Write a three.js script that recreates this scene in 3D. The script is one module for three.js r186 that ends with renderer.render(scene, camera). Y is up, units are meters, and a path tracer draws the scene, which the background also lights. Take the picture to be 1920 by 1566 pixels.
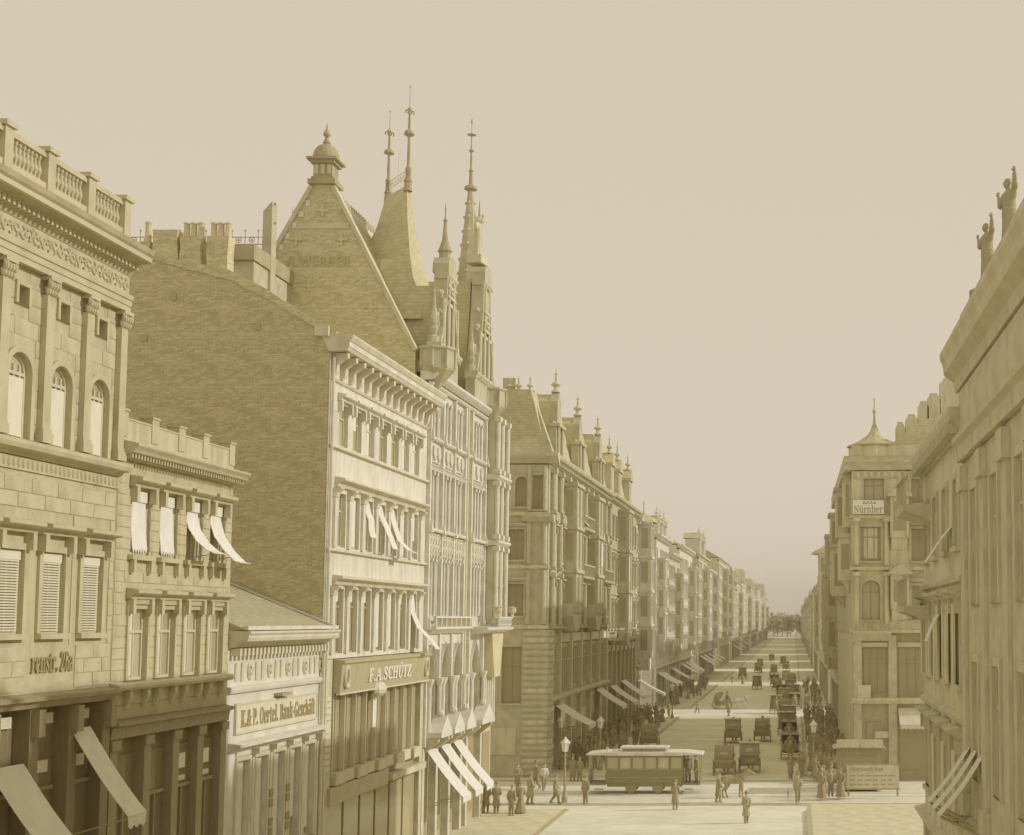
import * as THREE from 'three';
import { mergeGeometries } from 'three/addons/utils/BufferGeometryUtils.js';
import { MarchingCubes } from 'three/addons/objects/MarchingCubes.js';
import { FontLoader } from 'three/addons/loaders/FontLoader.js';
import { TextGeometry } from 'three/addons/geometries/TextGeometry.js';

// ---------------------------------------------------------------- camera, sky, sun, exposure
const scene = new THREE.Scene();
const FOCAL = 2500, PPX = 1490, PPY = 975;            // pixels of the 1920 x 1566 picture
const camera = new THREE.PerspectiveCamera(2 * Math.atan(PPY / FOCAL) * 180 / Math.PI, PPX / PPY, 0.5, 6000);
camera.position.set(0, 11.5, 0);
camera.lookAt(0, 11.5 + 190, -FOCAL);
camera.setViewOffset(2 * PPX, 2 * PPY, 0, 0, 1920, 1566);
const renderer = new THREE.WebGLRenderer();
renderer.toneMapping = THREE.LinearToneMapping;
renderer.toneMappingExposure = 1.0;
renderer.shadowMap.enabled = true;
{
  const w = 128, h = 64, d = new Float32Array(w * h * 4);
  for (let j = 0; j < h; j++) for (let i = 0; i < w; i++) {
    const t = Math.max(0, (j + 0.5) / h - 0.5) * 2;     // 0 at the horizon, 1 overhead
    const k = (j * w + i) * 4;
    const hz = 0.09 * Math.exp(-t * 7);                // the hazy air low down is brighter, all round
    d[k] = 0.672 + hz - 0.04 * t; d[k + 1] = 0.588 + hz - 0.04 * t; d[k + 2] = 0.465 + hz - 0.065 * t; d[k + 3] = 1;
  }
  const sky = new THREE.DataTexture(d, w, h, THREE.RGBAFormat, THREE.FloatType);
  sky.mapping = THREE.EquirectangularReflectionMapping;
  sky.magFilter = THREE.LinearFilter; sky.needsUpdate = true;
  scene.background = sky; scene.environment = sky;
}
const SUN = new THREE.Vector3(1, 0.5, -0.1).normalize();
const sun = new THREE.DirectionalLight(new THREE.Color().setRGB(1, 0.96, 0.9), 2.0);
sun.position.copy(SUN).multiplyScalar(700).add(new THREE.Vector3(-8, 0, -90));
sun.target.position.set(-8, 0, -90); scene.add(sun.target);
sun.castShadow = true; sun.shadow.mapSize.set(4096, 4096);
Object.assign(sun.shadow.camera, { left: -160, right: 160, top: 160, bottom: -160, near: 100, far: 1600 });
sun.shadow.radius = 1.5;
scene.add(sun);
scene.fog = new THREE.FogExp2(new THREE.Color().setRGB(1, 0.92, 0.74), 0.0006);

// ---------------------------------------------------------------- helpers
let seed = 7;
const rnd = () => { seed = (seed * 1664525 + 1013904223) >>> 0; return seed / 4294967296; };
const rr = (a, b) => a + (b - a) * rnd();
const pick = (a) => a[Math.floor(rnd() * a.length) % a.length];
const names = new Map();
const numbered = (n) => { const c = names.get(n) || 0; names.set(n, c + 1); return c ? `${n}_${String(c).padStart(3, '0')}` : n; };
function tag(o, label, category, group, kind) {
  o.userData.label = label; o.userData.category = category;
  if (group) o.userData.group = group;
  if (kind) o.userData.kind = kind;
  return o;
}
function thing(name, label, category, pos = [0, 0, 0], turn = 0, group) {
  const g = new THREE.Group(); g.name = numbered(name); g.position.set(...pos); g.rotation.y = turn;
  scene.add(g); return tag(g, label, category, group);
}
// uv in metres by the main direction of each face
function metric(g) {
  g = g.index ? g.toNonIndexed() : g;
  const p = g.attributes.position; g.computeVertexNormals(); const n = g.attributes.normal;
  const uv = new Float32Array(p.count * 2);
  for (let i = 0; i < p.count; i++) {
    const ax = Math.abs(n.getX(i)), ay = Math.abs(n.getY(i)), az = Math.abs(n.getZ(i));
    const x = p.getX(i), y = p.getY(i), z = p.getZ(i);
    if (ay > ax && ay > az) { uv[2 * i] = x; uv[2 * i + 1] = z; } else if (ax > az) { uv[2 * i] = z; uv[2 * i + 1] = y; } else { uv[2 * i] = x; uv[2 * i + 1] = y; }
  }
  g.setAttribute('uv', new THREE.BufferAttribute(uv, 2));
  for (const k of Object.keys(g.attributes)) if (!['position', 'normal', 'uv'].includes(k)) g.deleteAttribute(k);
  return g;
}
function plainUV(g) { g = g.index ? g.toNonIndexed() : g; for (const k of Object.keys(g.attributes)) if (!['position', 'normal', 'uv'].includes(k)) g.deleteAttribute(k); return g; }
const merge = (list, smooth) => { list = list.flat().map((g) => (smooth ? plainUV(g) : metric(g))); return list.length === 1 ? list[0] : mergeGeometries(list); };
function mesh(parent, name, geo, mat, pos, top) {
  const m = new THREE.Mesh(Array.isArray(geo) ? merge(geo) : geo, mat);
  m.name = top ? numbered(name) : name; m.castShadow = m.receiveShadow = true;
  if (pos) m.position.set(...pos);
  parent.add(m); return m;
}
const stuff = (m) => { m.userData.kind = 'stuff'; return m; };
const box = (x0, x1, y0, y1, z0, z1) => new THREE.BoxGeometry(x1 - x0, y1 - y0, z1 - z0).translate((x0 + x1) / 2, (y0 + y1) / 2, (z0 + z1) / 2);
const UB = new THREE.BoxGeometry(1, 1, 1);
function piece(parent, name, x0, x1, y0, y1, z0, z1, mat) {       // a shared unit box, scaled
  const m = mesh(parent, name, UB, mat, [(x0 + x1) / 2, (y0 + y1) / 2, (z0 + z1) / 2]);
  m.scale.set(x1 - x0, y1 - y0, z1 - z0); return m;
}
const polyShape = (pts) => { const s = new THREE.Shape(); pts.forEach(([x, y], i) => (i ? s.lineTo(x, y) : s.moveTo(x, y))); s.closePath(); return s; };
// a profile of [outward, up] points swept along local x
function sweep(x0, x1, pts) {
  const g = new THREE.ExtrudeGeometry(polyShape(pts.map(([d, y]) => [-d, y])), { depth: x1 - x0, bevelEnabled: false });
  return g.rotateY(Math.PI / 2).translate(x0, 0, 0);
}
// a flat outline [x, y] given thickness from z0 to z1
const slab = (pts, z0, z1) => new THREE.ExtrudeGeometry(polyShape(pts), { depth: z1 - z0, bevelEnabled: false }).translate(0, 0, z0);
const lathe = (pts, n = 10) => new THREE.LatheGeometry(pts.map(([r, y]) => new THREE.Vector2(r, y)), n);
const cyl = (r0, r1, h, n = 10) => new THREE.CylinderGeometry(r1, r0, h, n).translate(0, h / 2, 0);
function bar(a, b, r, n = 6) {
  const va = new THREE.Vector3(...a), vb = new THREE.Vector3(...b), d = vb.clone().sub(va), L = d.length();
  const g = new THREE.CylinderGeometry(r, r, L, n);
  g.applyQuaternion(new THREE.Quaternion().setFromUnitVectors(new THREE.Vector3(0, 1, 0), d.normalize()));
  return g.translate((a[0] + b[0]) / 2, (a[1] + b[1]) / 2, (a[2] + b[2]) / 2);
}
// wall with openings {x0,x1,y0,y1,arch}
function wallGeo(x0, x1, y0, y1, holes, th = 0.45) {
  const s = polyShape([[x0, y0], [x1, y0], [x1, y1], [x0, y1]]);
  for (const h of holes) {
    const p = new THREE.Path(); p.moveTo(h.x0, h.y0); p.lineTo(h.x1, h.y0);
    if (h.arch) {
      const r = (h.x1 - h.x0) / 2, cx = (h.x0 + h.x1) / 2, k = h.arch === 'pointed' ? 1.6 : 1, cy = h.y1 - r * k;
      p.lineTo(h.x1, cy);
      for (let i = 1; i < 10; i++) { const a = (i / 10) * Math.PI; let yy = Math.sin(a); if (h.arch === 'pointed') yy = k * Math.pow(1 - Math.abs(Math.cos(a)), 0.62); p.lineTo(cx + r * Math.cos(a), cy + r * yy); }
      p.lineTo(h.x0, cy);
    } else { p.lineTo(h.x1, h.y1); p.lineTo(h.x0, h.y1); }
    p.closePath(); s.holes.push(p);
  }
  return new THREE.ExtrudeGeometry(s, { depth: th, bevelEnabled: false }).translate(0, 0, -th);
}

// ---------------------------------------------------------------- textures and materials
function hash(x, y, s) { let n = (x * 374761393 + y * 668265263 + s * 974634777) | 0; n = Math.imul(n ^ (n >>> 13), 1274126177); return ((n ^ (n >>> 16)) >>> 0) / 4294967296; }
function vnoise(x, y, per, s) {
  const xi = Math.floor(x), yi = Math.floor(y), fx = x - xi, fy = y - yi, u = fx * fx * (3 - 2 * fx), v = fy * fy * (3 - 2 * fy);
  const w = (a) => ((a % per) + per) % per;
  const a = hash(w(xi), w(yi), s), b = hash(w(xi + 1), w(yi), s), c = hash(w(xi), w(yi + 1), s), d = hash(w(xi + 1), w(yi + 1), s);
  return a + (b - a) * u + (c - a) * v + (a - b - c + d) * u * v;
}
function fbm(u, v, base, oct, s) { let t = 0, a = 0.5, f = base, n = 0; for (let i = 0; i < oct; i++) { t += a * vnoise(u * f, v * f, f, s + i); n += a; a *= 0.5; f *= 2; } return t / n; }
function texture(N, metres, fn, colour = true) {
  const d = new Uint8Array(N * N * 4);
  for (let j = 0; j < N; j++) for (let i = 0; i < N; i++) {
    const v = fn(i / N, j / N), k = (j * N + i) * 4, c = Array.isArray(v) ? v : [v, v, v];
    for (let q = 0; q < 3; q++) d[k + q] = 255 * Math.min(1, Math.max(0, colour ? Math.pow(Math.min(1, Math.max(0, c[q])), 1 / 2.2) : c[q]));
    d[k + 3] = 255;
  }
  const t = new THREE.DataTexture(d, N, N, THREE.RGBAFormat); t.wrapS = t.wrapT = THREE.RepeatWrapping;
  t.magFilter = THREE.LinearFilter; t.minFilter = THREE.LinearMipmapLinearFilter; t.generateMipmaps = true;
  if (colour) t.colorSpace = THREE.SRGBColorSpace;
  t.repeat.set(1 / metres, 1 / metres); t.needsUpdate = true; return t;
}
const grain = (u, v, s) => hash(Math.floor(u * 512), Math.floor(v * 512), s);
const T = {};
T.plaster = texture(512, 5, (u, v) => 0.84 + 0.26 * (fbm(u, v, 4, 5, 1) - 0.5) + 0.32 * (fbm(u, v * 0.125, 24, 3, 9) - 0.5) + 0.1 * (fbm(u, v, 64, 2, 5) - 0.5) + 0.08);
T.plasterB = texture(512, 5, (u, v) => 0.5 + 0.5 * (fbm(u, v, 48, 3, 15) - 0.5), false);
T.stone = texture(512, 3, (u, v) => 0.91 + 0.34 * (fbm(u, v, 6, 5, 21) - 0.5) + 0.14 * (grain(u, v, 4) - 0.5));
T.stoneB = texture(512, 3, (u, v) => fbm(u, v, 24, 4, 33), false);
{
  const rows = 28, cols = 9;                 // courses of 7.7 cm, bricks of 24 cm in a tile of 2.15 m
  const at = (u, v) => {
    const wob = 0.25 * (fbm(u, v, 8, 2, 71) - 0.5);
    const r = Math.floor(v * rows + wob), o = (r & 1) * 0.5, c = Math.floor(u * cols + o);
    const fv = v * rows + wob - r, fu = u * cols + o - c;
    return { r: (r + rows) % rows, c: c % cols, m: Math.min(fv, 1 - fv) < 0.11 || Math.min(fu, 1 - fu) < 0.045 };
  };
  T.brick = texture(1024, 2.15, (u, v) => {
    const a = at(u, v), h = hash(a.c, a.r, 3), b = 0.84 + 0.24 * (h - 0.5) + (h > 0.95 ? 0.14 : 0) + 0.2 * (fbm(u, v, 6, 5, 41) - 0.5) + 0.34 * (fbm(u, v, 96, 2, 43) - 0.5);
    const k = a.m ? 0.92 + 0.4 * (fbm(u, v, 32, 2, 2) - 0.5) : b; return [k, k * (0.97 + 0.04 * h), k * (0.92 + 0.08 * h)];
  });
  T.brickB = texture(1024, 2.15, (u, v) => { const a = at(u, v); return (a.m ? 0.25 : 0.6 + 0.3 * (hash(a.c, a.r, 8) - 0.5)) + 0.4 * (fbm(u, v, 64, 2, 6) - 0.5); }, false);
}
T.patch = texture(512, 13, (u, v) => 0.9 + 0.4 * (fbm(u, v, 5, 6, 51) - 0.5) + 0.12 * (grain(u, v, 7) - 0.5));
{
  const at = (u, v) => { const r = Math.floor(v * 12), c = Math.floor(u * 12 + (r & 1) * 0.5); return [r, c % 12, v * 12 - r, u * 12 + (r & 1) * 0.5 - c]; };
  T.slate = texture(512, 2.6, (u, v) => { const [r, c, fv, fu] = at(u, v); return 0.9 + 0.12 * (hash(c, r, 5) - 0.5) + 0.2 * (fbm(u, v, 8, 3, 61) - 0.5) - (fv < 0.09 || fu < 0.05 ? 0.1 : 0); });
  T.slateB = texture(512, 2.6, (u, v) => { const [r, c, fv] = at(u, v); return 0.3 + 0.5 * (1 - fv) + 0.15 * hash(c, r, 6); }, false);
}
T.asphalt = texture(1024, 14, (u, v) => 0.91 + 0.26 * (fbm(u, v, 5, 6, 81) - 0.5) + 0.24 * (fbm(u * 0.35, v, 40, 3, 83) - 0.5) + 0.1 * (grain(u, v, 9) - 0.5));
T.cloth = texture(256, 1.2, (u, v) => 0.92 + 0.14 * (fbm(u, v, 5, 4, 91) - 0.5) + 0.08 * (hash(Math.floor(u * 128), 0, 3) - 0.5));
T.wood = texture(256, 1.5, (u, v) => 0.9 + 0.3 * (fbm(u, v * 0.12, 24, 4, 95) - 0.5));

const col = (r, g, b) => new THREE.Color().setRGB(r, g, b);
function M_(c, o = {}) {
  const q = [1.04 * c[0], 1.12 * c[1], 1.34 * c[2]].map((v) => Math.min(0.93, v));
  const m = new THREE.MeshStandardMaterial({ color: col(...q), roughness: o.r ?? 0.9, metalness: o.metal ?? 0 });
  if (o.t) m.map = T[o.t];
  if (o.b) { m.bumpMap = T[o.b]; m.bumpScale = o.bs ?? 0.01; }
  if (o.two) m.side = THREE.DoubleSide;
  return m;
}
const M = {
  ochre: M_([0.59, 0.50, 0.275], { t: 'plaster', b: 'plasterB', bs: 0.006 }),
  ochre2: M_([0.57, 0.48, 0.26], { t: 'plaster', b: 'plasterB', bs: 0.006 }),
  ochreTrim: M_([0.60, 0.51, 0.285], { t: 'stone', b: 'stoneB', bs: 0.006 }),
  ochreDark: M_([0.55, 0.45, 0.235], { t: 'stone', b: 'stoneB', bs: 0.008 }),
  shopWood: M_([0.52, 0.42, 0.22], { t: 'wood', r: 0.6 }),
  shopWood2: M_([0.58, 0.48, 0.26], { t: 'wood', r: 0.6 }),
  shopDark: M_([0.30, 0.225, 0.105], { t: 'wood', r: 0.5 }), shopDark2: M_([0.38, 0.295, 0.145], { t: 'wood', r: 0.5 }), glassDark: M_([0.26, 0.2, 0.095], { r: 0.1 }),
  white: M_([0.76, 0.675, 0.485], { t: 'plaster', b: 'plasterB', bs: 0.004 }),
  whiteTrim: M_([0.76, 0.68, 0.495], { t: 'stone', b: 'stoneB', bs: 0.004 }),
  greyTrim: M_([0.74, 0.64, 0.42], { t: 'stone', b: 'stoneB', bs: 0.006 }),
  buff: M_([0.71, 0.635, 0.445], { t: 'stone', b: 'stoneB', bs: 0.012 }),
  buffTrim: M_([0.76, 0.685, 0.51], { t: 'stone', b: 'stoneB', bs: 0.012 }),
  buffDark: M_([0.66, 0.56, 0.32], { t: 'stone', b: 'stoneB', bs: 0.012 }),
  sand: M_([0.68, 0.59, 0.36], { t: 'stone', b: 'stoneB', bs: 0.012 }),
  stoneA: M_([0.56, 0.485, 0.285], { t: 'stone', b: 'stoneB', bs: 0.012 }), stoneB: M_([0.62, 0.54, 0.325], { t: 'stone', b: 'stoneB', bs: 0.012 }),
  sand2: M_([0.75, 0.65, 0.385], { t: 'plaster', b: 'stoneB', bs: 0.008 }),
  umber: M_([0.73, 0.605, 0.335], { t: 'stone', b: 'stoneB', bs: 0.012 }),
  umber2: M_([0.69, 0.57, 0.32], { t: 'plaster', b: 'stoneB', bs: 0.01 }),
  brick: M_([0.72, 0.60, 0.315], { t: 'brick', b: 'brickB', bs: 0.035 }),
  brick2: M_([0.74, 0.63, 0.34], { t: 'brick', b: 'brickB', bs: 0.02 }),
  slate: M_([0.64, 0.545, 0.285], { t: 'slate', b: 'slateB', bs: 0.02, r: 0.75 }),
  slate2: M_([0.70, 0.61, 0.34], { t: 'slate', b: 'slateB', bs: 0.02, r: 0.75 }),
  roofDull: M_([0.50, 0.43, 0.235], { t: 'slate', b: 'slateB', bs: 0.02, r: 0.8 }),
  lead: M_([0.46, 0.385, 0.195], { t: 'stone', r: 0.7 }),
  zinc: M_([0.80, 0.71, 0.46], { t: 'stone', r: 0.6 }),
  frame: M_([0.70, 0.61, 0.38], { t: 'wood', r: 0.55 }),
  frameDark: M_([0.5, 0.41, 0.22], { t: 'wood', r: 0.55 }),
  glass: M_([0.47, 0.385, 0.2], { r: 0.12 }),
  glass2: M_([0.56, 0.47, 0.265], { r: 0.12 }),
  glassShop: M_([0.46, 0.37, 0.19], { r: 0.1 }),
  linen: M_([0.84, 0.765, 0.59], { t: 'cloth', two: true }),
  linenOld: M_([0.80, 0.71, 0.48], { t: 'cloth', two: true }),
  slat: M_([0.76, 0.66, 0.42], { t: 'wood', r: 0.7 }),
  iron: M_([0.46, 0.375, 0.195], { r: 0.6 }),
  ironPale: M_([0.66, 0.57, 0.34], { r: 0.6 }),
  sign: M_([0.80, 0.70, 0.46], { t: 'wood', r: 0.7 }),
  signDark: M_([0.56, 0.46, 0.245], { t: 'wood', r: 0.55 }),
  letter: M_([0.40, 0.31, 0.14], { r: 0.7 }),
  letterFaded: M_([0.5, 0.41, 0.2], { r: 0.9 }),
  gilt: M_([0.88, 0.80, 0.62], { r: 0.45 }),
  asphalt: M_([0.87, 0.77, 0.45], { t: 'asphalt', r: 0.85 }),
  paving: M_([0.93, 0.83, 0.59], { t: 'asphalt', r: 0.8 }),
  flag: M_([0.80, 0.70, 0.42], { t: 'stone', r: 0.85 }),
  kerb: M_([0.6, 0.5, 0.28], { t: 'stone', r: 0.85 }),
  earth: M_([0.72, 0.62, 0.36], { t: 'patch', r: 0.95 }),
  coach: M_([0.40, 0.315, 0.16], { r: 0.35 }),
  coach2: M_([0.45, 0.36, 0.185], { r: 0.4 }),
  leather: M_([0.40, 0.315, 0.155], { t: 'cloth', r: 0.6 }),
  tramBody: M_([0.33, 0.262, 0.128], { r: 0.4 }),
  tramPale: M_([0.86, 0.785, 0.61], { t: 'cloth', r: 0.6 }),
  skin: M_([0.66, 0.51, 0.30], { r: 0.7 }),
  cloth1: M_([0.43, 0.34, 0.18], { t: 'cloth' }), cloth2: M_([0.45, 0.36, 0.19], { t: 'cloth' }),
  cloth3: M_([0.52, 0.43, 0.235], { t: 'cloth' }), cloth4: M_([0.62, 0.53, 0.31], { t: 'cloth' }),
  clothWhite: M_([0.84, 0.765, 0.6], { t: 'cloth' }),
  hide: M_([0.44, 0.35, 0.17], { r: 0.6 }), hideWhite: M_([0.86, 0.80, 0.68], { r: 0.7 }),
  leaf: M_([0.58, 0.5, 0.27], { two: true, r: 1 }),
  lampGlass: M_([0.86, 0.78, 0.55], { r: 0.15 }),
};

// ---------------------------------------------------------------- facade frames
const LEFT = -18.5, RIGHT = 4.5;
// local x runs along the street, local z points out over it
function onLeft(name, label, category, Z0, group, x = LEFT) { return thing(name, label, category, [x, 0, -Z0], Math.PI / 2, group); }
function onRight(name, label, category, Z1, group, x = RIGHT) { return thing(name, label, category, [x, 0, -Z1], -Math.PI / 2, group); }

// ---------------------------------------------------------------- shared building pieces
const cache = new Map();
const cached = (k, f) => { if (!cache.has(k)) cache.set(k, f()); return cache.get(k); };
function archPts(w, h, kind) {
  if (!kind) return [[-w / 2, 0], [w / 2, 0], [w / 2, h], [-w / 2, h]];
  const r = w / 2, k = kind === 'pointed' ? 1.6 : 1, cy = h - r * k, p = [[-r, 0], [r, 0]];
  for (let i = 0; i <= 12; i++) { const a = (i / 12) * Math.PI; let y = Math.sin(a); if (kind === 'pointed') y = k * Math.pow(1 - Math.abs(Math.cos(a)), 0.62); p.push([r * Math.cos(a), cy + r * y]); }
  return p;
}
function frameGeo(w, h, o) {
  return cached(`f${w.toFixed(2)},${h.toFixed(2)},${o.arch},${o.mull},${o.trans},${o.t}`, () => {
    const t = o.t ?? 0.08, L = [];
    const outer = polyShape(archPts(w, h, o.arch)), inner = new THREE.Path();
    archPts(w - 2 * t, h - 2 * t, o.arch).forEach(([x, y], i) => (i ? inner.lineTo(x, y + t) : inner.moveTo(x, y + t)));
    outer.holes.push(inner); L.push(new THREE.ExtrudeGeometry(outer, { depth: 0.08, bevelEnabled: false }));
    const top = o.arch ? h - w / 2 : h - t;
    const n = o.mull ?? 1; for (let i = 1; i <= n; i++) { const x = -w / 2 + (w * i) / (n + 1); L.push(box(x - 0.035, x + 0.035, t, o.arch ? h - t * 2 - (n > 1 ? w * 0.12 : 0) : top, 0.005, 0.075)); }
    const tr = o.trans ?? 0.68; if (tr) L.push(box(-w / 2 + t, w / 2 - t, h * tr - 0.04, h * tr + 0.04, 0.003, 0.085));
    return merge(L);
  });
}
// window: the frame is the part, panes and the rest its sub-parts; x is the middle, y the bottom of the opening
function win(parent, x, y, w, h, o = {}) {
  const f = mesh(parent, 'window', frameGeo(w, h, o), o.frame ?? M.frame, [x, y, -(o.depth ?? 0.25)]);
  mesh(f, 'pane', cached(`p${w.toFixed(2)},${h.toFixed(2)},${o.arch}`, () => metric(slab(archPts(w - 0.02, h - 0.02, o.arch), 0.012, 0.03))), o.glass ?? (rnd() < 0.7 ? M.glass : M.glass2));
  const D = o.depth ?? 0.25;
  if (o.sill) mesh(f, 'sill', cached(`s${w.toFixed(2)}${D}`, () => metric(box(-w / 2 - 0.14, w / 2 + 0.14, -0.14, -0.003, 0.05, D + 0.16))), o.trim);
  if (o.surround) {
    const q = o.surround; mesh(f, 'surround', cached(`u${w.toFixed(2)},${h.toFixed(2)},${o.arch},${q}`, () => {
      const s = polyShape(archPts(w + 2 * q, h + q, o.arch)), p = new THREE.Path(); archPts(w + 0.004, h + 0.002, o.arch).forEach(([a, b], i) => (i ? p.lineTo(a, b) : p.moveTo(a, b))); s.holes.push(p);
      return metric(new THREE.ExtrudeGeometry(s, { depth: 0.07, bevelEnabled: false }).translate(0, 0, D + 0.002));
    }), o.trim);
  }
  if (o.hood) mesh(f, 'hood', cached(`h${w.toFixed(2)},${h.toFixed(2)},${o.hood},${D}`, () => {
    const e = o.hoodW ?? 0.3, H = o.hoodY ?? 0.22, p = o.hood, y0 = h + H;
    return merge([sweep(-w / 2 - e, w / 2 + e, [[D, y0], [D + p * 0.45, y0], [D + p * 0.5, y0 + 0.09], [D + p * 0.9, y0 + 0.13], [D + p, y0 + 0.16], [D + p, y0 + 0.25], [D + 0.02, y0 + 0.31]]),
      box(-w / 2 - e + 0.06, -w / 2 - e + 0.22, y0 - 0.42, y0 - 0.003, D, D + p * 0.55), box(w / 2 + e - 0.22, w / 2 + e - 0.06, y0 - 0.42, y0 - 0.003, D, D + p * 0.55)]);
  }), o.trim);
  if (o.curtain) mesh(f, 'curtain', cached(`c${w.toFixed(2)},${h.toFixed(2)},${o.curtain}`, () => metric(box(-w / 2 + 0.09, w / 2 - 0.09, h * (1 - o.curtain), h - 0.09, 0.033, 0.045))), o.curtainMat ?? M.linen);
  return f;
}
const hole = (x, y, w, h, arch) => ({ x0: x - w / 2, x1: x + w / 2, y0: y, y1: y + h, arch });
// a cloth blind hanging or blown out, profile of [outward, up] from the top
function blind(parent, x0, x1, prof, m = M.linen, teeth = 0) {
  const t = 0.02, back = prof.map(([d, y], i) => { const a = prof[Math.max(0, i - 1)], b = prof[Math.min(prof.length - 1, i + 1)], dx = b[0] - a[0], dy = b[1] - a[1], L = Math.hypot(dx, dy); return [d - (t * -dy) / L, y - (t * dx) / L]; }).reverse();
  const list = [sweep(x0, x1, [...prof, ...back])];
  if (teeth) { const [d, y] = prof[prof.length - 1], n = teeth; for (let i = 0; i < n; i++) { const a = x0 + ((x1 - x0) * i) / n, b = x0 + ((x1 - x0) * (i + 1)) / n; list.push(slab([[a + 0.01, y - 0.003], [(a + b) / 2, y - 0.12], [b - 0.01, y - 0.003]], d - t, d)); } }
  return mesh(parent, 'window_blind', list, m);
}
// sloped shop awning: cloth part with valance and arms
function awning(parent, x0, x1, y, out, drop, m = M.linen, d0 = 0.02) {
  const n = 6, pts = [];
  for (let i = 0; i <= n; i++) { const t = i / n; pts.push([d0 + out * t, y - drop * t - 0.10 * Math.sin(Math.PI * t)]); }
  const prof = [...pts, ...pts.map(([d, yy]) => [d, yy - 0.025]).reverse()];
  const a = mesh(parent, 'awning', [sweep(x0, x1, prof)], m);
  const sc = [[x1 - 0.004, y - drop - 0.03], [x0 + 0.004, y - drop - 0.03]], ns = Math.max(3, Math.round((x1 - x0) / 0.3));
  for (let i = 0; i < ns * 4; i++) { const t = (i + 0.5) / (ns * 4), b = Math.abs(Math.sin(Math.PI * t * ns)); sc.push([x0 + 0.004 + (x1 - x0 - 0.008) * t, y - drop - 0.22 - 0.12 * b]); }
  mesh(a, 'valance', [slab(sc, d0 + out - 0.02, d0 + out)], m);
  for (const x of [x0 + 0.05, x1 - 0.05]) mesh(a, 'arm', [bar([x, y - drop - 0.5, d0], [x, y - drop - 0.06, d0 + out - 0.05], 0.02)], M.iron);
  return a;
}
function dentils(parent, x0, x1, y0, y1, d0, d1, step, m, name = 'dentil_course') {
  const L = []; for (let x = x0; x < x1 - step * 0.3; x += step) L.push(box(x, x + step * 0.5, y0, y1, d0, d1));
  return stuff(mesh(parent, name, L, m));
}
// coursed stone blocks standing a little proud of the wall, kept clear of openings
function ashlar(parent, x0, x1, y0, y1, ch, bw, holes, mats, proud = 0.03, name = 'stone_block') {
  const n = Math.max(1, Math.round((y1 - y0) / ch)), H = (y1 - y0) / n, gap = 0.012;
  for (let r = 0; r < n; r++) {
    const a = y0 + r * H, b = a + H;
    let spans = [[x0, x1]];
    for (const h of holes) if (h.y0 < b - 0.02 && h.y1 > a + 0.02) spans = spans.flatMap(([p, q]) => (h.x1 <= p || h.x0 >= q ? [[p, q]] : [[p, h.x0], [h.x1, q]].filter(([u, v]) => v - u > 0.06)));
    for (const [p, q] of spans) {
      const k = Math.max(1, Math.round((q - p) / bw)), off = k > 1 ? (r % 2) * 0.5 : 0, cuts = [p];
      for (let i = 1; i <= k; i++) { const c = p + ((i - off) * (q - p)) / k; if (c > p + 0.15 && c < q - 0.15) cuts.push(c); }
      cuts.push(q);
      for (let i = 0; i + 1 < cuts.length; i++) piece(parent, name, cuts[i] + gap, cuts[i + 1] - gap, a + gap, b - gap, -0.02, proud + rr(-0.004, 0.004), pick(mats));
    }
  }
}
const FONT = {};
const loader = new FontLoader();
for (const [k, f] of [['serif', 'serif_bold'], ['sans', 'sans_bold']]) FONT[k] = await loader.loadAsync(`fonts/droid/droid_${f}.typeface.json`);
// raised letters fitted to a width and height, lower left corner at x, y
function letters(parent, str, font, x, y, w, h, z, m, slant = 0) {
  const g = new TextGeometry(str, { font: FONT[font], size: 1, depth: 0.03, curveSegments: 3, bevelEnabled: false });
  g.computeBoundingBox(); const b = g.boundingBox;
  g.translate(-b.min.x, -b.min.y, 0); g.scale(w / (b.max.x - b.min.x), h / (b.max.y - b.min.y), 1);
  if (slant) g.applyMatrix4(new THREE.Matrix4().set(1, slant, 0, 0, 0, 1, 0, 0, 0, 0, 1, 0, 0, 0, 0, 1));
  return mesh(parent, 'lettering', metric(g.translate(x, y, z)), m);
}
const finial = (h, r) => lathe([[0.0, 0], [r * 0.9, 0], [r * 0.9, h * 0.05], [r * 0.45, h * 0.1], [r * 0.35, h * 0.2], [r * 0.95, h * 0.3], [r * 0.8, h * 0.36], [r * 0.25, h * 0.44], [r * 0.2, h * 0.7], [r * 0.4, h * 0.74], [r * 0.12, h * 0.8], [0.006, h]], 8);
// ================================================================ the setting: ground, street, pavements
const structure = (name, geo, m, y = 0) => { const o = mesh(scene, name, geo, m, [0, y, 0], true); o.userData.kind = 'structure'; return o; };
structure('ground', [box(-420, 420, -0.5, -0.02, -1250, 150)], M.earth);
structure('street', [box(-14.0, 1.0, -0.3, 0, -1250, 20)], M.asphalt);
const CROSS = [[82, 100.2], [161, 178], [241, 257], [308, 326], [378, 392], [455, 470], [545, 560], [650, 665], [770, 785]];
CROSS.forEach(([a, b], i) => structure('cross_street', [box(i ? -70 : -160, i ? 60 : 120, -0.3, 0.004, -b + 1.2, i ? -a - 1.2 : -70)], M.paving));
let zPrev = -10;
for (const [a, b] of [...CROSS, [1250, 1250]]) {
  structure('pavement', [box(-26, -14.0, -0.3, 0.13, -a, -zPrev)], M.flag);
  if (!(zPrev < 60)) structure('pavement', [box(1.0, 12, -0.3, 0.13, -a, -zPrev)], M.flag);
  for (const [x0, x1] of [[-14.0, -13.7], [0.7, 1.0]]) { const k = structure('kerb', [box(x0, x1, -0.3, 0.136, -a, -zPrev)], M.kerb); }
  zPrev = b;
}
structure('square', [box(1.0, 90, -0.3, 0.126, -84.3, -36)], M.flag);
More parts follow.
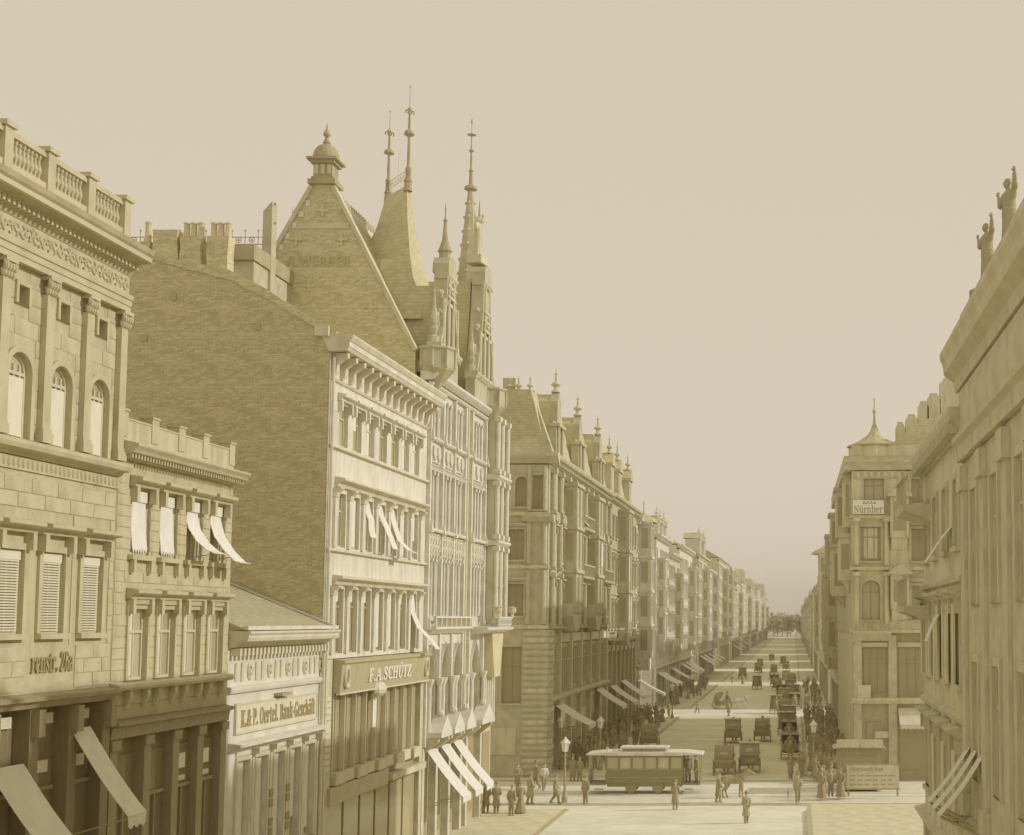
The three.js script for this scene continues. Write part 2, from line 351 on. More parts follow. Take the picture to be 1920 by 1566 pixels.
structure('pavement', [box(1.0, 9, -0.3, 0.13, -36, 10)], M.flag);
for (const [za, zb] of [[88.9, 89.05], [90.35, 90.5]]) structure('tram_rail', [box(-150, 110, 0, 0.012, -zb, -za)], M.kerb);
for (const [za, zb] of [[84.4, 85.6], [97.0, 97.9]]) structure('crossing_strip', [box(-150, 110, 0, 0.008, -zb, -za)], M.kerb);

// ================================================================ ochre house with pilasters, far left
{
  const Z0 = 20, W = 16.2, g = onLeft('pilaster_house', 'ochre plaster house with giant pilasters, arched windows and roof balustrade', 'house', Z0);
  const X = (Z) => Z - Z0, bays = [24.1, 25.95, 27.75, 29.6, 31.4, 33.2, 35.05].map(X);
  const holes = [];
  for (const x of bays) { holes.push(hole(x, 11.2, 1.0, 2.0), hole(x, 15.85, 0.95, 2.05, 'round'), hole(x, 19.05, 0.42, 0.45)); }
  mesh(g, 'wall', wallGeo2(0, W, 9.75, 21.2, holes), M.ochre2);
  mesh(g, 'core', [box(0, W, 0, 21.9, -11, -0.47)], M.brick2);
  ashlar(g, 0.1, W - 0.02, 9.8, 14.95, 0.36, 1.15, [...holes, ...bays.map((x) => hole(x, 10.9, 1.75, 3.2)), { x0: X(32.2), x1: X(34.4), y0: 10.12, y1: 10.86 }], [M.ochre, M.ochre2, M.ochreTrim], 0.02);
  ashlar(g, 0.1, W - 0.02, 15.85, 19.95, 0.42, 1.0, [...holes, ...bays.map((x) => hole(x, 15.8, 1.3, 2.3)), ...bays.map((x) => hole(x, 18.98, 0.6, 0.6))], [M.ochre, M.ochre2], 0.012);
  for (const x of bays) {
    const w1 = win(g, x, 11.2, 1.0, 2.0, { trim: M.ochreTrim, sill: 1, surround: 0.16, hood: 0.42, hoodW: 0.27, hoodY: 0.42, depth: 0.15 });
    for (let i = 0; i < 26; i++) piece(w1, 'slat', -0.42, 0.42, 0.06 + i * 0.066, 0.105 + i * 0.066, 0.085, 0.13, M.slat);
    piece(w1, 'pelmet', -0.46, 0.46, 1.76, 1.98, 0.086, 0.14, M.linenOld);
    const w2 = win(g, x, 15.85, 0.95, 2.05, { arch: 'round', trim: M.ochreTrim, surround: 0.15, mull: 3, trans: 0.76, depth: 0.17 });
    piece(w2, 'roller_blind', -0.4, 0.34, 0.05, 1.46, 0.09, 0.105, M.linenOld);
    win(g, x, 19.05, 0.42, 0.45, { trim: M.ochreTrim, surround: 0.1, mull: 0, trans: 0, t: 0.03 });
  }
  for (const Z of [23.15, 25.0, 26.85, 28.7, 30.55, 32.4, 34.26, 36.02]) {
    const x = X(Z), p = mesh(g, 'pilaster', [box(x - 0.17, x + 0.17, 15.86, 19.5, 0.01, 0.16)], M.ochreTrim);
    mesh(p, 'base', [box(x - 0.23, x + 0.23, 15.85, 16.1, 0.012, 0.22), box(x - 0.2, x + 0.2, 16.103, 16.2, 0.012, 0.19)], M.ochreTrim);
    const cap = [box(x - 0.24, x + 0.24, 19.86, 19.96, 0.012, 0.27)];
    for (let r = 0; r < 2; r++) for (let i = 0; i < 4; i++) { const a = x - 0.17 + i * 0.113; cap.push(new THREE.SphereGeometry(0.075, 6, 5).scale(0.8, 1.5, 1).translate(a, 19.6 + r * 0.14, 0.17 + r * 0.045)); }
    for (const s of [-1, 1]) cap.push(new THREE.TorusGeometry(0.06, 0.03, 5, 8).translate(x + s * 0.19, 19.81, 0.23));
    mesh(p, 'capital', cap, M.ochreTrim);
  }
  mesh(g, 'architrave', [sweep(0, W, [[0, 19.97], [0.2, 19.97], [0.2, 20.12], [0.23, 20.13], [0.23, 20.28], [0.27, 20.3], [0.27, 20.44], [0, 20.46]])], M.ochreTrim);
  const fr = mesh(g, 'frieze', [box(0, W, 20.46, 20.98, 0.0, 0.14)], M.ochre);
  { // carved scrolls of the frieze
    const L = [];
    for (let x = 0.3, k = 0; x < W - 0.2; x += 0.27, k++) { const y = 20.72 + (k % 2 ? 0.05 : -0.05); L.push(new THREE.TorusGeometry(0.1, 0.03, 5, 9, 4.6).rotateZ(k * 2.1).translate(x, y, 0.15)); L.push(new THREE.SphereGeometry(0.05, 6, 4).translate(x + 0.13, y + (k % 3 - 1) * 0.1, 0.15)); L.push(new THREE.SphereGeometry(0.045, 5, 4).scale(1.8, 0.8, 1).rotateZ(k).translate(x + 0.02, y + (k % 2 ? -0.17 : 0.17), 0.15)); }
    stuff(mesh(fr, 'scroll_carving', L, M.ochreTrim));
  }
  const co = mesh(g, 'cornice', [sweep(-0.4, W, [[0, 20.985], [0.16, 20.985], [0.2, 21.1], [0.42, 21.3], [0.46, 21.32], [0.72, 21.34], [0.72, 21.5], [0.78, 21.56], [0.83, 21.68], [0.3, 21.85], [0, 21.95]])], M.ochreDark);
  dentils(co, 0, W, 21.13, 21.29, 0.2, 0.42, 0.2, M.ochreTrim);
  piece(co, 'corona', -0.41, W, 21.36, 21.49, 0.722, 0.745, M.ochreTrim);
  for (const Z of [23.15, 24.9, 26.75, 28.6, 30.45, 32.26, 34.15, 36.02]) { const p = mesh(g, 'pedestal', [box(X(Z) - 0.17, X(Z) + 0.17, 21.96, 23.05, -0.2, 0.12)], M.ochreTrim); piece(p, 'cap', X(Z) - 0.23, X(Z) + 0.23, 23.053, 23.17, -0.26, 0.18, M.ochreTrim); }
  const rail = mesh(g, 'balustrade_rail', [box(0, W, 22.9, 23.04, -0.14, 0.06)], M.ochreTrim); piece(rail, 'plinth', 0, W, 21.965, 22.25, -0.16, 0.08, M.ochreTrim);
  const bal = metric(lathe([[0.05, 0], [0.05, 0.06], [0.035, 0.1], [0.085, 0.24], [0.04, 0.42], [0.035, 0.52], [0.06, 0.56], [0.06, 0.65]], 8));
  for (const [a, b] of [[28.85, 30.2], [30.7, 32.02], [32.5, 33.9], [34.4, 35.8]]) for (let i = 0; i < 8; i++) mesh(g, 'baluster', bal, M.ochreTrim, [X(a + ((b - a) * (i + 0.5)) / 8), 22.25, -0.04]);
  mesh(g, 'sill_ledge', [sweep(0, W, [[0, 15.42], [0.12, 15.43], [0.18, 15.52], [0.38, 15.56], [0.42, 15.66], [0.42, 15.76], [0.02, 15.84]])], M.ochreTrim);
  const lf = mesh(g, 'leaf_frieze', [box(0, W, 15.1, 15.4, 0.0, 0.05)], M.ochre);
  { const L = []; for (let x = 0.1; x < W; x += 0.2) L.push(new THREE.SphereGeometry(0.075, 6, 5).scale(0.8, 1.5, 0.6).translate(x, 15.26, 0.055)); stuff(mesh(lf, 'leaf_carving', L, M.ochreTrim)); }
  letters(g, 'renstr. 26a', 'serif', X(32.42), 10.24, 1.86, 0.5, 0.022, M.letter);
  // shop floor
  mesh(g, 'shop_cornice', [sweep(0, W, [[-0.1, 9.4], [0.16, 9.4], [0.22, 9.55], [0.36, 9.58], [0.36, 9.68], [0, 9.745]])], M.shopDark2);
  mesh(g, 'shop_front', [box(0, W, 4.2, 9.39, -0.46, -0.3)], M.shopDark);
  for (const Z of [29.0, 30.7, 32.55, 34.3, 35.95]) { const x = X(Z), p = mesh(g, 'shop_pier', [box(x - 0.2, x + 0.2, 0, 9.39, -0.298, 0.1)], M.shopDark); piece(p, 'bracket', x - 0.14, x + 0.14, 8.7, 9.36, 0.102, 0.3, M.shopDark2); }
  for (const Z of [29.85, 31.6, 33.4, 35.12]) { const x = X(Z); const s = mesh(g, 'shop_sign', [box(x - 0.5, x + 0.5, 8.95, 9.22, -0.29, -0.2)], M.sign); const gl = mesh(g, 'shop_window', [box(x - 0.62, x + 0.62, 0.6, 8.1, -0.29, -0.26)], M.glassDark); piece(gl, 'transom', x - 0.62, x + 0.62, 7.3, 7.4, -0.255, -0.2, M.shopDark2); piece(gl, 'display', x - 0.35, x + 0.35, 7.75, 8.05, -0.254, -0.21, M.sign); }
  awning(g, X(34.35), X(35.3), 8.75, 1.55, 2.2, M.linenOld);
  awning(g, X(30.9), X(32.3), 8.1, 1.6, 2.1, M.linenOld);
}
function wallGeo2(...a) { return metric(wallGeo(...a)); }

// ================================================================ ochre house with crenels and four windows
{
  const Z0 = 36.22, W = 7.48, g = onLeft('crenel_house', 'narrow ochre house with crenellated parapet and white window blinds', 'house', Z0);
  const X = (Z) => Z - Z0, bays = [37.6, 39.28, 40.98, 42.62].map(X), holes = [];
  for (const x of bays) { holes.push(hole(x, 13.35, 1.08, 1.85), hole(x, 9.86, 1.05, 1.98)); }
  mesh(g, 'wall', wallGeo2(0, W, 9.2, 15.95, holes), M.ochre2);
  mesh(g, 'core', [box(0, W, 0, 16.3, -11, -0.47)], M.brick2);
  ashlar(g, 0.02, W - 0.02, 9.85, 15.9, 0.31, 1.0, [...holes, ...bays.map((x) => hole(x, 15.25, 1.7, 0.5)), ...bays.map((x) => hole(x, 11.86, 1.7, 0.7)), ...bays.map((x) => hole(x, 13.0, 1.4, 0.4))], [M.ochre, M.ochre, M.ochreTrim, M.ochre2], 0.018);
  bays.forEach((x, i) => {
    const w = win(g, x, 13.35, 1.08, 1.85, { trim: M.ochreTrim, sill: 1, hood: 0.36, hoodW: 0.15, hoodY: 0.06, mull: 1, trans: 0.7, depth: 0.16 });
    for (const s of [-1, 1]) piece(w, 'sill_bracket', s * 0.5 - 0.07, s * 0.5 + 0.07, -0.5, -0.143, 0.16, 0.31, M.ochreTrim);
    const f = win(g, x, 9.86, 1.05, 1.98, { trim: M.ochreTrim, hood: 0.36, hoodW: 0.15, hoodY: 0.28, surround: 0.12, depth: 0.16 });
    piece(f, 'carved_panel', -0.5, 0.5, 2.11, 2.26, 0.242, 0.28, M.ochreDark);
    piece(f, 'curtain', -0.46, -0.02, 0.1, 1.9, 0.034, 0.05, M.linenOld);
    const a = x - 0.45, b = x + 0.4;
    if (i < 2) blind(g, a, b, [[-0.08, 15.16], [-0.07, 14.8], [-0.04, 14.1], [0.02, 13.52]], M.linen, 6);
    else blind(g, a, b, i === 2 ? [[-0.1, 15.16], [-0.08, 14.75], [0.02, 14.35], [0.28, 13.95], [0.62, 13.66], [0.82, 13.58]] : [[-0.1, 15.16], [-0.06, 14.7], [0.1, 14.2], [0.42, 13.75], [0.78, 13.4], [0.95, 13.36]], M.linen, 0);
    mesh(g, 'blind_valance', [box(a - 0.02, b + 0.02, 14.86, 15.17, -0.06, -0.035)], M.linen);
    if (i > 1) mesh(g, 'blind_arm', [bar([x + 0.4, 13.5, -0.1], [x + 0.4, 13.62, 0.75], 0.015)], M.iron);
  });
  const co = mesh(g, 'cornice', [sweep(0, W + 0.1, [[0, 15.96], [0.16, 15.97], [0.2, 16.06], [0.42, 16.12], [0.46, 16.2], [0.55, 16.3], [0.55, 16.36], [0, 16.5]])], M.ochreTrim);
  dentils(co, 0.05, W, 15.97, 16.11, 0.17, 0.36, 0.17, M.ochreDark);
  mesh(g, 'parapet', [box(0, W, 16.45, 17.08, -0.3, 0.0)], M.ochre);
  for (const Z of [36.48, 38.27, 39.95, 41.6, 43.55]) { const x = X(Z), c = mesh(g, 'crenel', [box(x - 0.24, x + 0.17, 16.6, 17.3, -0.34, 0.03)], M.ochreTrim); piece(c, 'cap', x - 0.27, x + 0.2, 17.303, 17.36, -0.37, 0.06, M.ochreTrim); }
  mesh(g, 'parapet_coping', [box(0, W, 17.083, 17.13, -0.32, 0.02)], M.ochreTrim);
  mesh(g, 'sill_ledge', [sweep(0, W, [[0, 9.58], [0.2, 9.6], [0.26, 9.68], [0.26, 9.77], [0, 9.82]])], M.ochreTrim);
  for (const x of bays) for (const s of [-0.5, 0.5]) mesh(g, 'ledge_bracket', [sweep(x + s - 0.08, x + s + 0.08, [[0.005, 9.1], [0.06, 9.1], [0.18, 9.4], [0.18, 9.577], [0.005, 9.577]])], M.ochreTrim);
  // dark shop floor
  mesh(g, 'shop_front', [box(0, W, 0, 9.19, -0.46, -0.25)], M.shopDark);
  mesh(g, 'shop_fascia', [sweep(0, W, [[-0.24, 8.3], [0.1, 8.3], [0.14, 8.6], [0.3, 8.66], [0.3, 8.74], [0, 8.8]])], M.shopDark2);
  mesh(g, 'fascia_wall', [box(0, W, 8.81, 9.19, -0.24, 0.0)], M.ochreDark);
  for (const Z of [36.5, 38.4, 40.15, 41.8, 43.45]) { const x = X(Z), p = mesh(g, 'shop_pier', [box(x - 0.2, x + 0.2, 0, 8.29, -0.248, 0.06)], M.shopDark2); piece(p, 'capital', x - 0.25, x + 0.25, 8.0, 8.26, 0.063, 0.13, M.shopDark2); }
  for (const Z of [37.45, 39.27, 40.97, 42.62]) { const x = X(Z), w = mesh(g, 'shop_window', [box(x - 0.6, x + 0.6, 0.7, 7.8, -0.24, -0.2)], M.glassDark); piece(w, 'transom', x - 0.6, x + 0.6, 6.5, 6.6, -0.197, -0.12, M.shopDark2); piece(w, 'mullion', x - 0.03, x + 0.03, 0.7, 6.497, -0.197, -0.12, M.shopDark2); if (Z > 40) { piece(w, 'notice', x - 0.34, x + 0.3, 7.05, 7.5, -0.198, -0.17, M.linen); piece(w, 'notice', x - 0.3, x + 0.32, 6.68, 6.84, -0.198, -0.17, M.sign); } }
}

// ================================================================ low bank house
{
  const Z0 = 43.72, W = 8.66, g = onLeft('bank_house', 'low pale bank house with long lettered sign and white blinds', 'house', Z0);
  const X = (Z) => Z - Z0, bays = [45.15, 46.7, 48.25, 49.8, 51.25].map(X), holes = bays.map((x) => hole(x, 3.4, 0.98, 3.45));
  mesh(g, 'wall', wallGeo2(0, W, 0.0, 10.75, holes), M.whiteTrim);
  mesh(g, 'core', [box(0, W - 0.02, 0, 11.0, -11, -0.47)], M.brick2);
  mesh(g, 'cornice', [sweep(0, W + 0.06, [[0, 10.62], [0.2, 10.64], [0.3, 10.78], [0.62, 10.84], [0.66, 10.95], [0.66, 11.03], [0.72, 11.1], [0.72, 11.17], [0, 11.2]])], M.greyTrim);
  for (let i = 0; i < 26; i++) { const x = 0.15 + i * (W - 0.3) / 25.5; piece(g, 'dentil', x, x + 0.17, 10.36, 10.6, 0.005, 0.34, M.greyTrim); }
  for (let i = 0; i < 5; i++) for (let k = 0; k < 3; k++) {
    const x = 0.55 + i * 1.7 + k * 0.5;
    if (k < 2) piece(g, 'frieze_slot', x, x + 0.17, 9.5, 10.12, 0.004, 0.03, M.buffDark);
    else mesh(g, 'rosette', [new THREE.TorusGeometry(0.17, 0.05, 5, 10).scale(1, 1.4, 1).translate(x + 0.22, 9.8, 0.02), new THREE.SphereGeometry(0.1, 6, 5).scale(1, 1.2, 0.6).translate(x + 0.22, 9.8, 0.02)], M.greyTrim);
  }
  mesh(g, 'frieze_ledge', [sweep(0, W, [[0, 9.12], [0.1, 9.13], [0.14, 9.24], [0.14, 9.32], [0, 9.36]])], M.whiteTrim);
  const s = mesh(g, 'sign_board', [box(X(44.4), X(51.8), 7.82, 8.72, 0.004, 0.06)], M.sign);
  const sf = mesh(s, 'sign_frame', [box(X(44.35), X(51.85), 7.76, 7.818, 0.004, 0.09), box(X(44.35), X(51.85), 8.722, 8.78, 0.004, 0.09), box(X(44.34), X(44.398), 7.76, 8.78, 0.005, 0.088), box(X(51.802), X(51.86), 7.76, 8.78, 0.005, 0.088)], M.greyTrim);
  letters(s, 'K.& P. Oertel. Bank-Geschäft', 'serif', X(44.75), 7.96, 6.85, 0.62, 0.055, M.letter);
  mesh(g, 'sign_lamp', [box(X(47.7), X(48.7), 8.84, 8.95, 0.0, 0.3)], M.frameDark);
  mesh(g, 'window_cornice', [sweep(0.2, W - 0.1, [[0, 7.2], [0.12, 7.2], [0.2, 7.32], [0.42, 7.36], [0.42, 7.45], [0, 7.52]])], M.whiteTrim);
  bays.forEach((x, i) => {
    const w = win(g, x, 3.4, 0.98, 3.45, { frame: M.frame, trim: M.greyTrim, surround: 0.13, trans: 0.8, mull: 0 });
    piece(w, 'blind', -0.4, 0.4, i === 3 ? 0.9 : 0.3, 3.38, 0.09, 0.11, M.linen);
    piece(w, 'lintel_panel', -0.6, 0.6, 3.62, 3.78, 0.254, 0.3, M.greyTrim);
    mesh(g, 'pilaster', [box(x + 0.66, x + 0.86, 0.4, 7.19, 0.004, 0.08)], M.whiteTrim);
    if (i === 1 || i === 2) for (const y of [5.0, 4.0]) for (const k of [0, 0.35]) piece(g, 'name_plate', x + 0.62, x + 0.92, y + k, y + k + 0.26, 0.083, 0.12, M.letter);
  });
  for (const x of bays) mesh(g, 'cornice_bracket', [box(x + 0.66, x + 0.86, 7.0, 7.195, 0.082, 0.3)], M.greyTrim);
  mesh(g, 'base', [box(0, W, 0, 3.0, 0.004, 0.1)], M.shopWood2);
  const rf = mesh(g, 'roof', [sweep(0, W - 0.04, [[0.5, 11.21], [0.5, 11.26], [-3.9, 13.05], [-7.8, 11.3], [-7.8, 11.21]])], M.roofDull);
  mesh(rf, 'gutter', [sweep(0, W, [[0.5, 11.205], [0.64, 11.205], [0.64, 11.34], [0.5, 11.34]])], M.whiteTrim);
  mesh(rf, 'verge_flashing', [sweep(W - 0.16, W - 0.035, [[0.5, 11.28], [0.5, 11.36], [-3.9, 13.15], [-3.9, 13.07]])], M.whiteTrim);
  mesh(g, 'downpipe', [bar([W - 0.16, 0, 0.14], [W - 0.16, 10.5, 0.14], 0.07, 8)], M.greyTrim);
}

// ================================================================ white four-storey house with brick party wall
{
  const Z0 = 52.4, W = 14.2, g = onLeft('white_shop_house', 'tall white plastered house with bare brick side wall and bracketed cornice', 'house', Z0);
  const X = (Z) => Z - Z0, bays = [54.2, 55.95, 57.7, 59.5, 61.3, 63.0, 64.75].map(X), holes = [];
  for (const x of bays) holes.push(hole(x, 18.62, 1.12, 1.72), hole(x, 14.5, 1.12, 2.2), hole(x, 10.2, 1.12, 2.62));
  mesh(g, 'wall', wallGeo2(0, W, 10.0, 22.2, holes), M.white);
  // the brick side wall and body: profile in depth swept along the house
  mesh(g, 'brick_side_wall', [sweep(0, W, [[-0.47, 0], [-0.47, 22.9], [-0.3, 23.02], [-2.5, 24.45], [-4.1, 25.25], [-7.5, 26.1], [-19, 26.05], [-19, 0]])], M.brick);
  mesh(g, 'brick_corner', [box(-0.03, -0.003, 0, 22.95, -0.47, -0.02)], M.brick);
  for (const [d, y] of [[-2.9, 23.2], [-6.3, 24.4], [-10.4, 24.9], [-13.0, 22.7], [-9.8, 22.6], [-7.4, 22.75]]) mesh(g, 'wall_anchor', [box(-0.06, 0.02, y - 0.14, y + 0.14, d - 0.12, d + 0.12)], M.iron);
  for (const [d, y, w] of [[-11.5, 22.3, 1.1], [-12.2, 23.6, 0.7], [-8.8, 20.2, 0.5]]) mesh(g, 'plaster_patch', [box(-0.012, 0.02, y - 0.1, y + 0.1, d - w, d + w)], M.sand);
  mesh(g, 'corner_strip', [box(-0.03, 0.16, 0, 22.1, 0.003, 0.04)], M.whiteTrim);
  mesh(g, 'downpipe', [bar([0.1, 0, 0.14], [0.1, 22.0, 0.14], 0.06, 8)], M.greyTrim);
  const rl = mesh(g, 'roof', [sweep(0.1, W, [[0.2, 22.98], [0.2, 23.04], [-2.5, 24.62], [-4.1, 25.45], [-4.1, 24.6], [-0.3, 22.98]])], M.slate);
  mesh(rl, 'party_coping', [sweep(-0.05, 0.4, [[-0.25, 22.96], [-0.25, 23.1], [-2.5, 24.68], [-4.1, 25.5], [-7.5, 26.2], [-7.5, 26.0], [-4.1, 25.1], [-2.5, 24.3]])], M.brick2);
  mesh(g, 'cornice', [sweep(-0.1, W + 0.15, [[0, 22.2], [0.72, 22.25], [0.78, 22.36], [0.78, 22.58], [0.86, 22.64], [0.95, 22.8], [0.95, 22.88], [-0.4, 22.97]])], M.greyTrim);
  mesh(g, 'fascia', [box(-0.09, W + 0.15, 22.4, 22.6, 0.785, 0.81)], M.whiteTrim);
  mesh(g, 'corner_block', [box(-0.24, -0.102, 22.8, 23.2, -0.55, 0.0)], M.greyTrim);
  for (let i = 0; i < 14; i++) { const x = 0.35 + i * 1.03; const b = mesh(g, 'bracket', [sweep(x - 0.13, x + 0.13, [[0.002, 21.3], [0.1, 21.3], [0.2, 21.45], [0.24, 21.75], [0.5, 21.95], [0.64, 22.0], [0.64, 22.195], [0.002, 22.195]])], M.greyTrim); if (i < 13) mesh(g, 'frieze_rosette', [new THREE.SphereGeometry(0.16, 8, 5).scale(1, 1, 0.5).translate(x + 0.51, 21.75, 0.01), new THREE.TorusGeometry(0.22, 0.04, 5, 10).translate(x + 0.51, 21.75, 0.01)], M.greyTrim); }
  mesh(g, 'frieze_moulding', [sweep(0, W, [[0, 21.1], [0.08, 21.12], [0.13, 21.22], [0, 21.28]])], M.greyTrim);
  for (const [y, p] of [[18.42, 0.16], [14.28, 0.16]]) mesh(g, 'sill_course', [sweep(0, W, [[0, y], [p, y + 0.02], [p, y + 0.12], [0, y + 0.16]])], M.greyTrim);
  for (const [y, dx] of [[17.0, 0], [13.05, 0]]) mesh(g, 'entablature', [sweep(X(53.35), X(66.0), [[0, y - 0.1], [0.12, y - 0.08], [0.2, y + 0.1], [0.42, y + 0.16], [0.42, y + 0.25], [0, y + 0.32]])], M.greyTrim);
  const pil = [53.35, 55.08, 56.83, 58.6, 60.4, 62.15, 63.88, 65.6].map(X);
  for (const x of pil) for (const [a, b] of [[14.46, 16.86], [10.2, 12.92]]) { const p = mesh(g, 'pilaster', [box(x - 0.16, x + 0.16, a, b - 0.4, 0.003, 0.11)], M.whiteTrim); mesh(p, 'capital', [sweep(x - 0.2, x + 0.2, [[0.003, b - 0.39], [0.14, b - 0.39], [0.18, b - 0.2], [0.34, b - 0.05], [0.34, b], [0.003, b]])], M.greyTrim); }
  bays.forEach((x, i) => {
    const a = win(g, x, 18.62, 1.12, 1.72, { trim: M.whiteTrim, hood: 0.32, hoodW: 0.2, hoodY: 0.1, frame: M.frame });
    if (i === 1) piece(a, 'blind', -0.45, 0.2, 0.9, 1.6, 0.1, 0.12, M.linen);
    if (i === 2 || i === 5 || i === 6) { piece(a, 'curtain', -0.42, 0.42, 0.1, 1.62, 0.034, 0.05, M.linen); }
    const b = win(g, x, 14.5, 1.12, 2.2, { trim: M.whiteTrim, frame: M.frame });
    if (i === 0) piece(b, 'curtain', -0.44, 0.1, 1.3, 2.1, 0.09, 0.11, M.linen); else if (i === 1) piece(b, 'curtain', -0.4, 0.4, 0.1, 2.1, 0.09, 0.11, M.linen);
    if (i === 2 || i === 3 || i === 4) blind(g, x - 0.5, x + 0.3, i === 2 ? [[-0.1, 16.7], [0.02, 16.2], [0.16, 15.9], [0.2, 15.4], [0.28, 15.1]] : i === 3 ? [[-0.1, 16.7], [0.02, 16.25], [0.25, 15.75], [0.5, 15.2], [0.7, 14.7]] : [[-0.1, 16.7], [0.1, 15.9], [0.35, 15.2], [0.8, 14.75], [1.1, 14.62]], M.linen);
    if (i > 4) piece(b, 'curtain', -0.42, 0.42, i === 5 ? 0.1 : 0.9, 2.1, 0.09, 0.11, M.linen);
    const c = win(g, x, 10.2, 1.12, 2.62, { trim: M.whiteTrim, frame: M.frameDark, trans: 0.72 });
    if (i === 3 || i === 4) piece(c, 'curtain', -0.3, 0.36, 0.15, 2.5, 0.09, 0.11, M.linen); else if (i === 6) blind(g, x - 0.3, x + 0.45, [[-0.1, 12.8], [0.0, 11.9], [0.3, 11.2], [0.9, 10.6], [1.25, 10.15]], M.linen); else piece(c, 'valance', -0.4, 0.3, 2.1, 2.5, 0.09, 0.11, M.linen);
  });
  // shop sign and display windows
  const sb = mesh(g, 'sign_board', [sweep(X(53.6), X(66.5), [[0.004, 8.62], [0.32, 8.62], [0.42, 9.75], [0.52, 9.82], [0.52, 9.93], [0.004, 9.97]])], M.signDark);
  letters(sb, 'F.A.SCHÜTZ', 'serif', X(57.0), 8.92, 6.2, 0.72, 0.385, M.gilt, 0.18);
  mesh(sb, 'edge_moulding', [box(X(53.55), X(66.5), 8.55, 8.617, 0.2, 0.38)], M.greyTrim);
  for (const Z of [53.7, 66.2]) { mesh(sb, 'scroll', [new THREE.TorusGeometry(0.34, 0.07, 6, 14).scale(0.7, 1.2, 1).translate(X(Z) + (Z < 60 ? 0.5 : -0.3), 9.25, 0.42)], M.sign); }
  mesh(g, 'shop_front', [box(0, W, 0, 9.98, -0.46, -0.2)], M.shopWood);
  mesh(g, 'side_pier', [box(0.0, 1.15, 0, 9.98, -0.198, 0.04)], M.sand);
  for (let i = 0; i < 12; i++) piece(g, 'pier_stone', 0.3, 0.95, 5.6 + i * 0.25, 5.78 + i * 0.25, 0.042, 0.1, M.greyTrim);
  mesh(g, 'side_pier', [box(W - 0.5, W, 0, 9.98, -0.198, 0.08)], M.sand);
  for (let i = 0; i < 9; i++) { const a = 1.35 + i * 1.37, w = mesh(g, 'display_window', [box(a, a + 1.25, 5.45, 8.5, -0.19, -0.14)], M.glassShop); piece(w, 'mullion', a + 0.58, a + 0.62, 5.45, 8.45, -0.138, -0.06, M.greyTrim); piece(g, 'shop_column', a - 0.1, a - 0.02, 5.3, 8.6, -0.19, 0.08, M.greyTrim); if ([2, 4, 7].includes(i)) { piece(w, 'goods', a + 0.1, a + 0.5, 6.05, 6.3, -0.138, -0.1, M.linen); } piece(g, 'stall_board', a, a + 1.25, 4.95, 5.42, -0.19, 0.22 - (i % 2) * 0.12, M.sand); }
  const cre = mesh(g, 'trade_emblem', [box(5.9, 6.35, 6.9, 8.35, 0.1, 0.2), new THREE.SphereGeometry(0.25, 8, 6).scale(1, 1, 0.5).translate(6.12, 8.3, 0.2)], M.linen);
  mesh(cre, 'emblem_crown', [new THREE.SphereGeometry(0.6, 10, 6).scale(1.1, 0.55, 0.5).translate(6.2, 8.55, 0.35)], M.sign);
  mesh(g, 'lower_fascia', [box(0.9, 8.5, 4.2, 4.9, -0.18, 0.16)], M.shopWood2);
  mesh(g, 'lower_ledge', [box(8.7, W, 4.3, 4.6, -0.18, 0.3)], M.sand);
  for (let i = 0; i < 6; i++) mesh(g, 'shop_window', [box(1.3 + i * 2.1, 3.1 + i * 2.1, 0.6, 4.1, -0.19, -0.12)], M.glassShop);
}
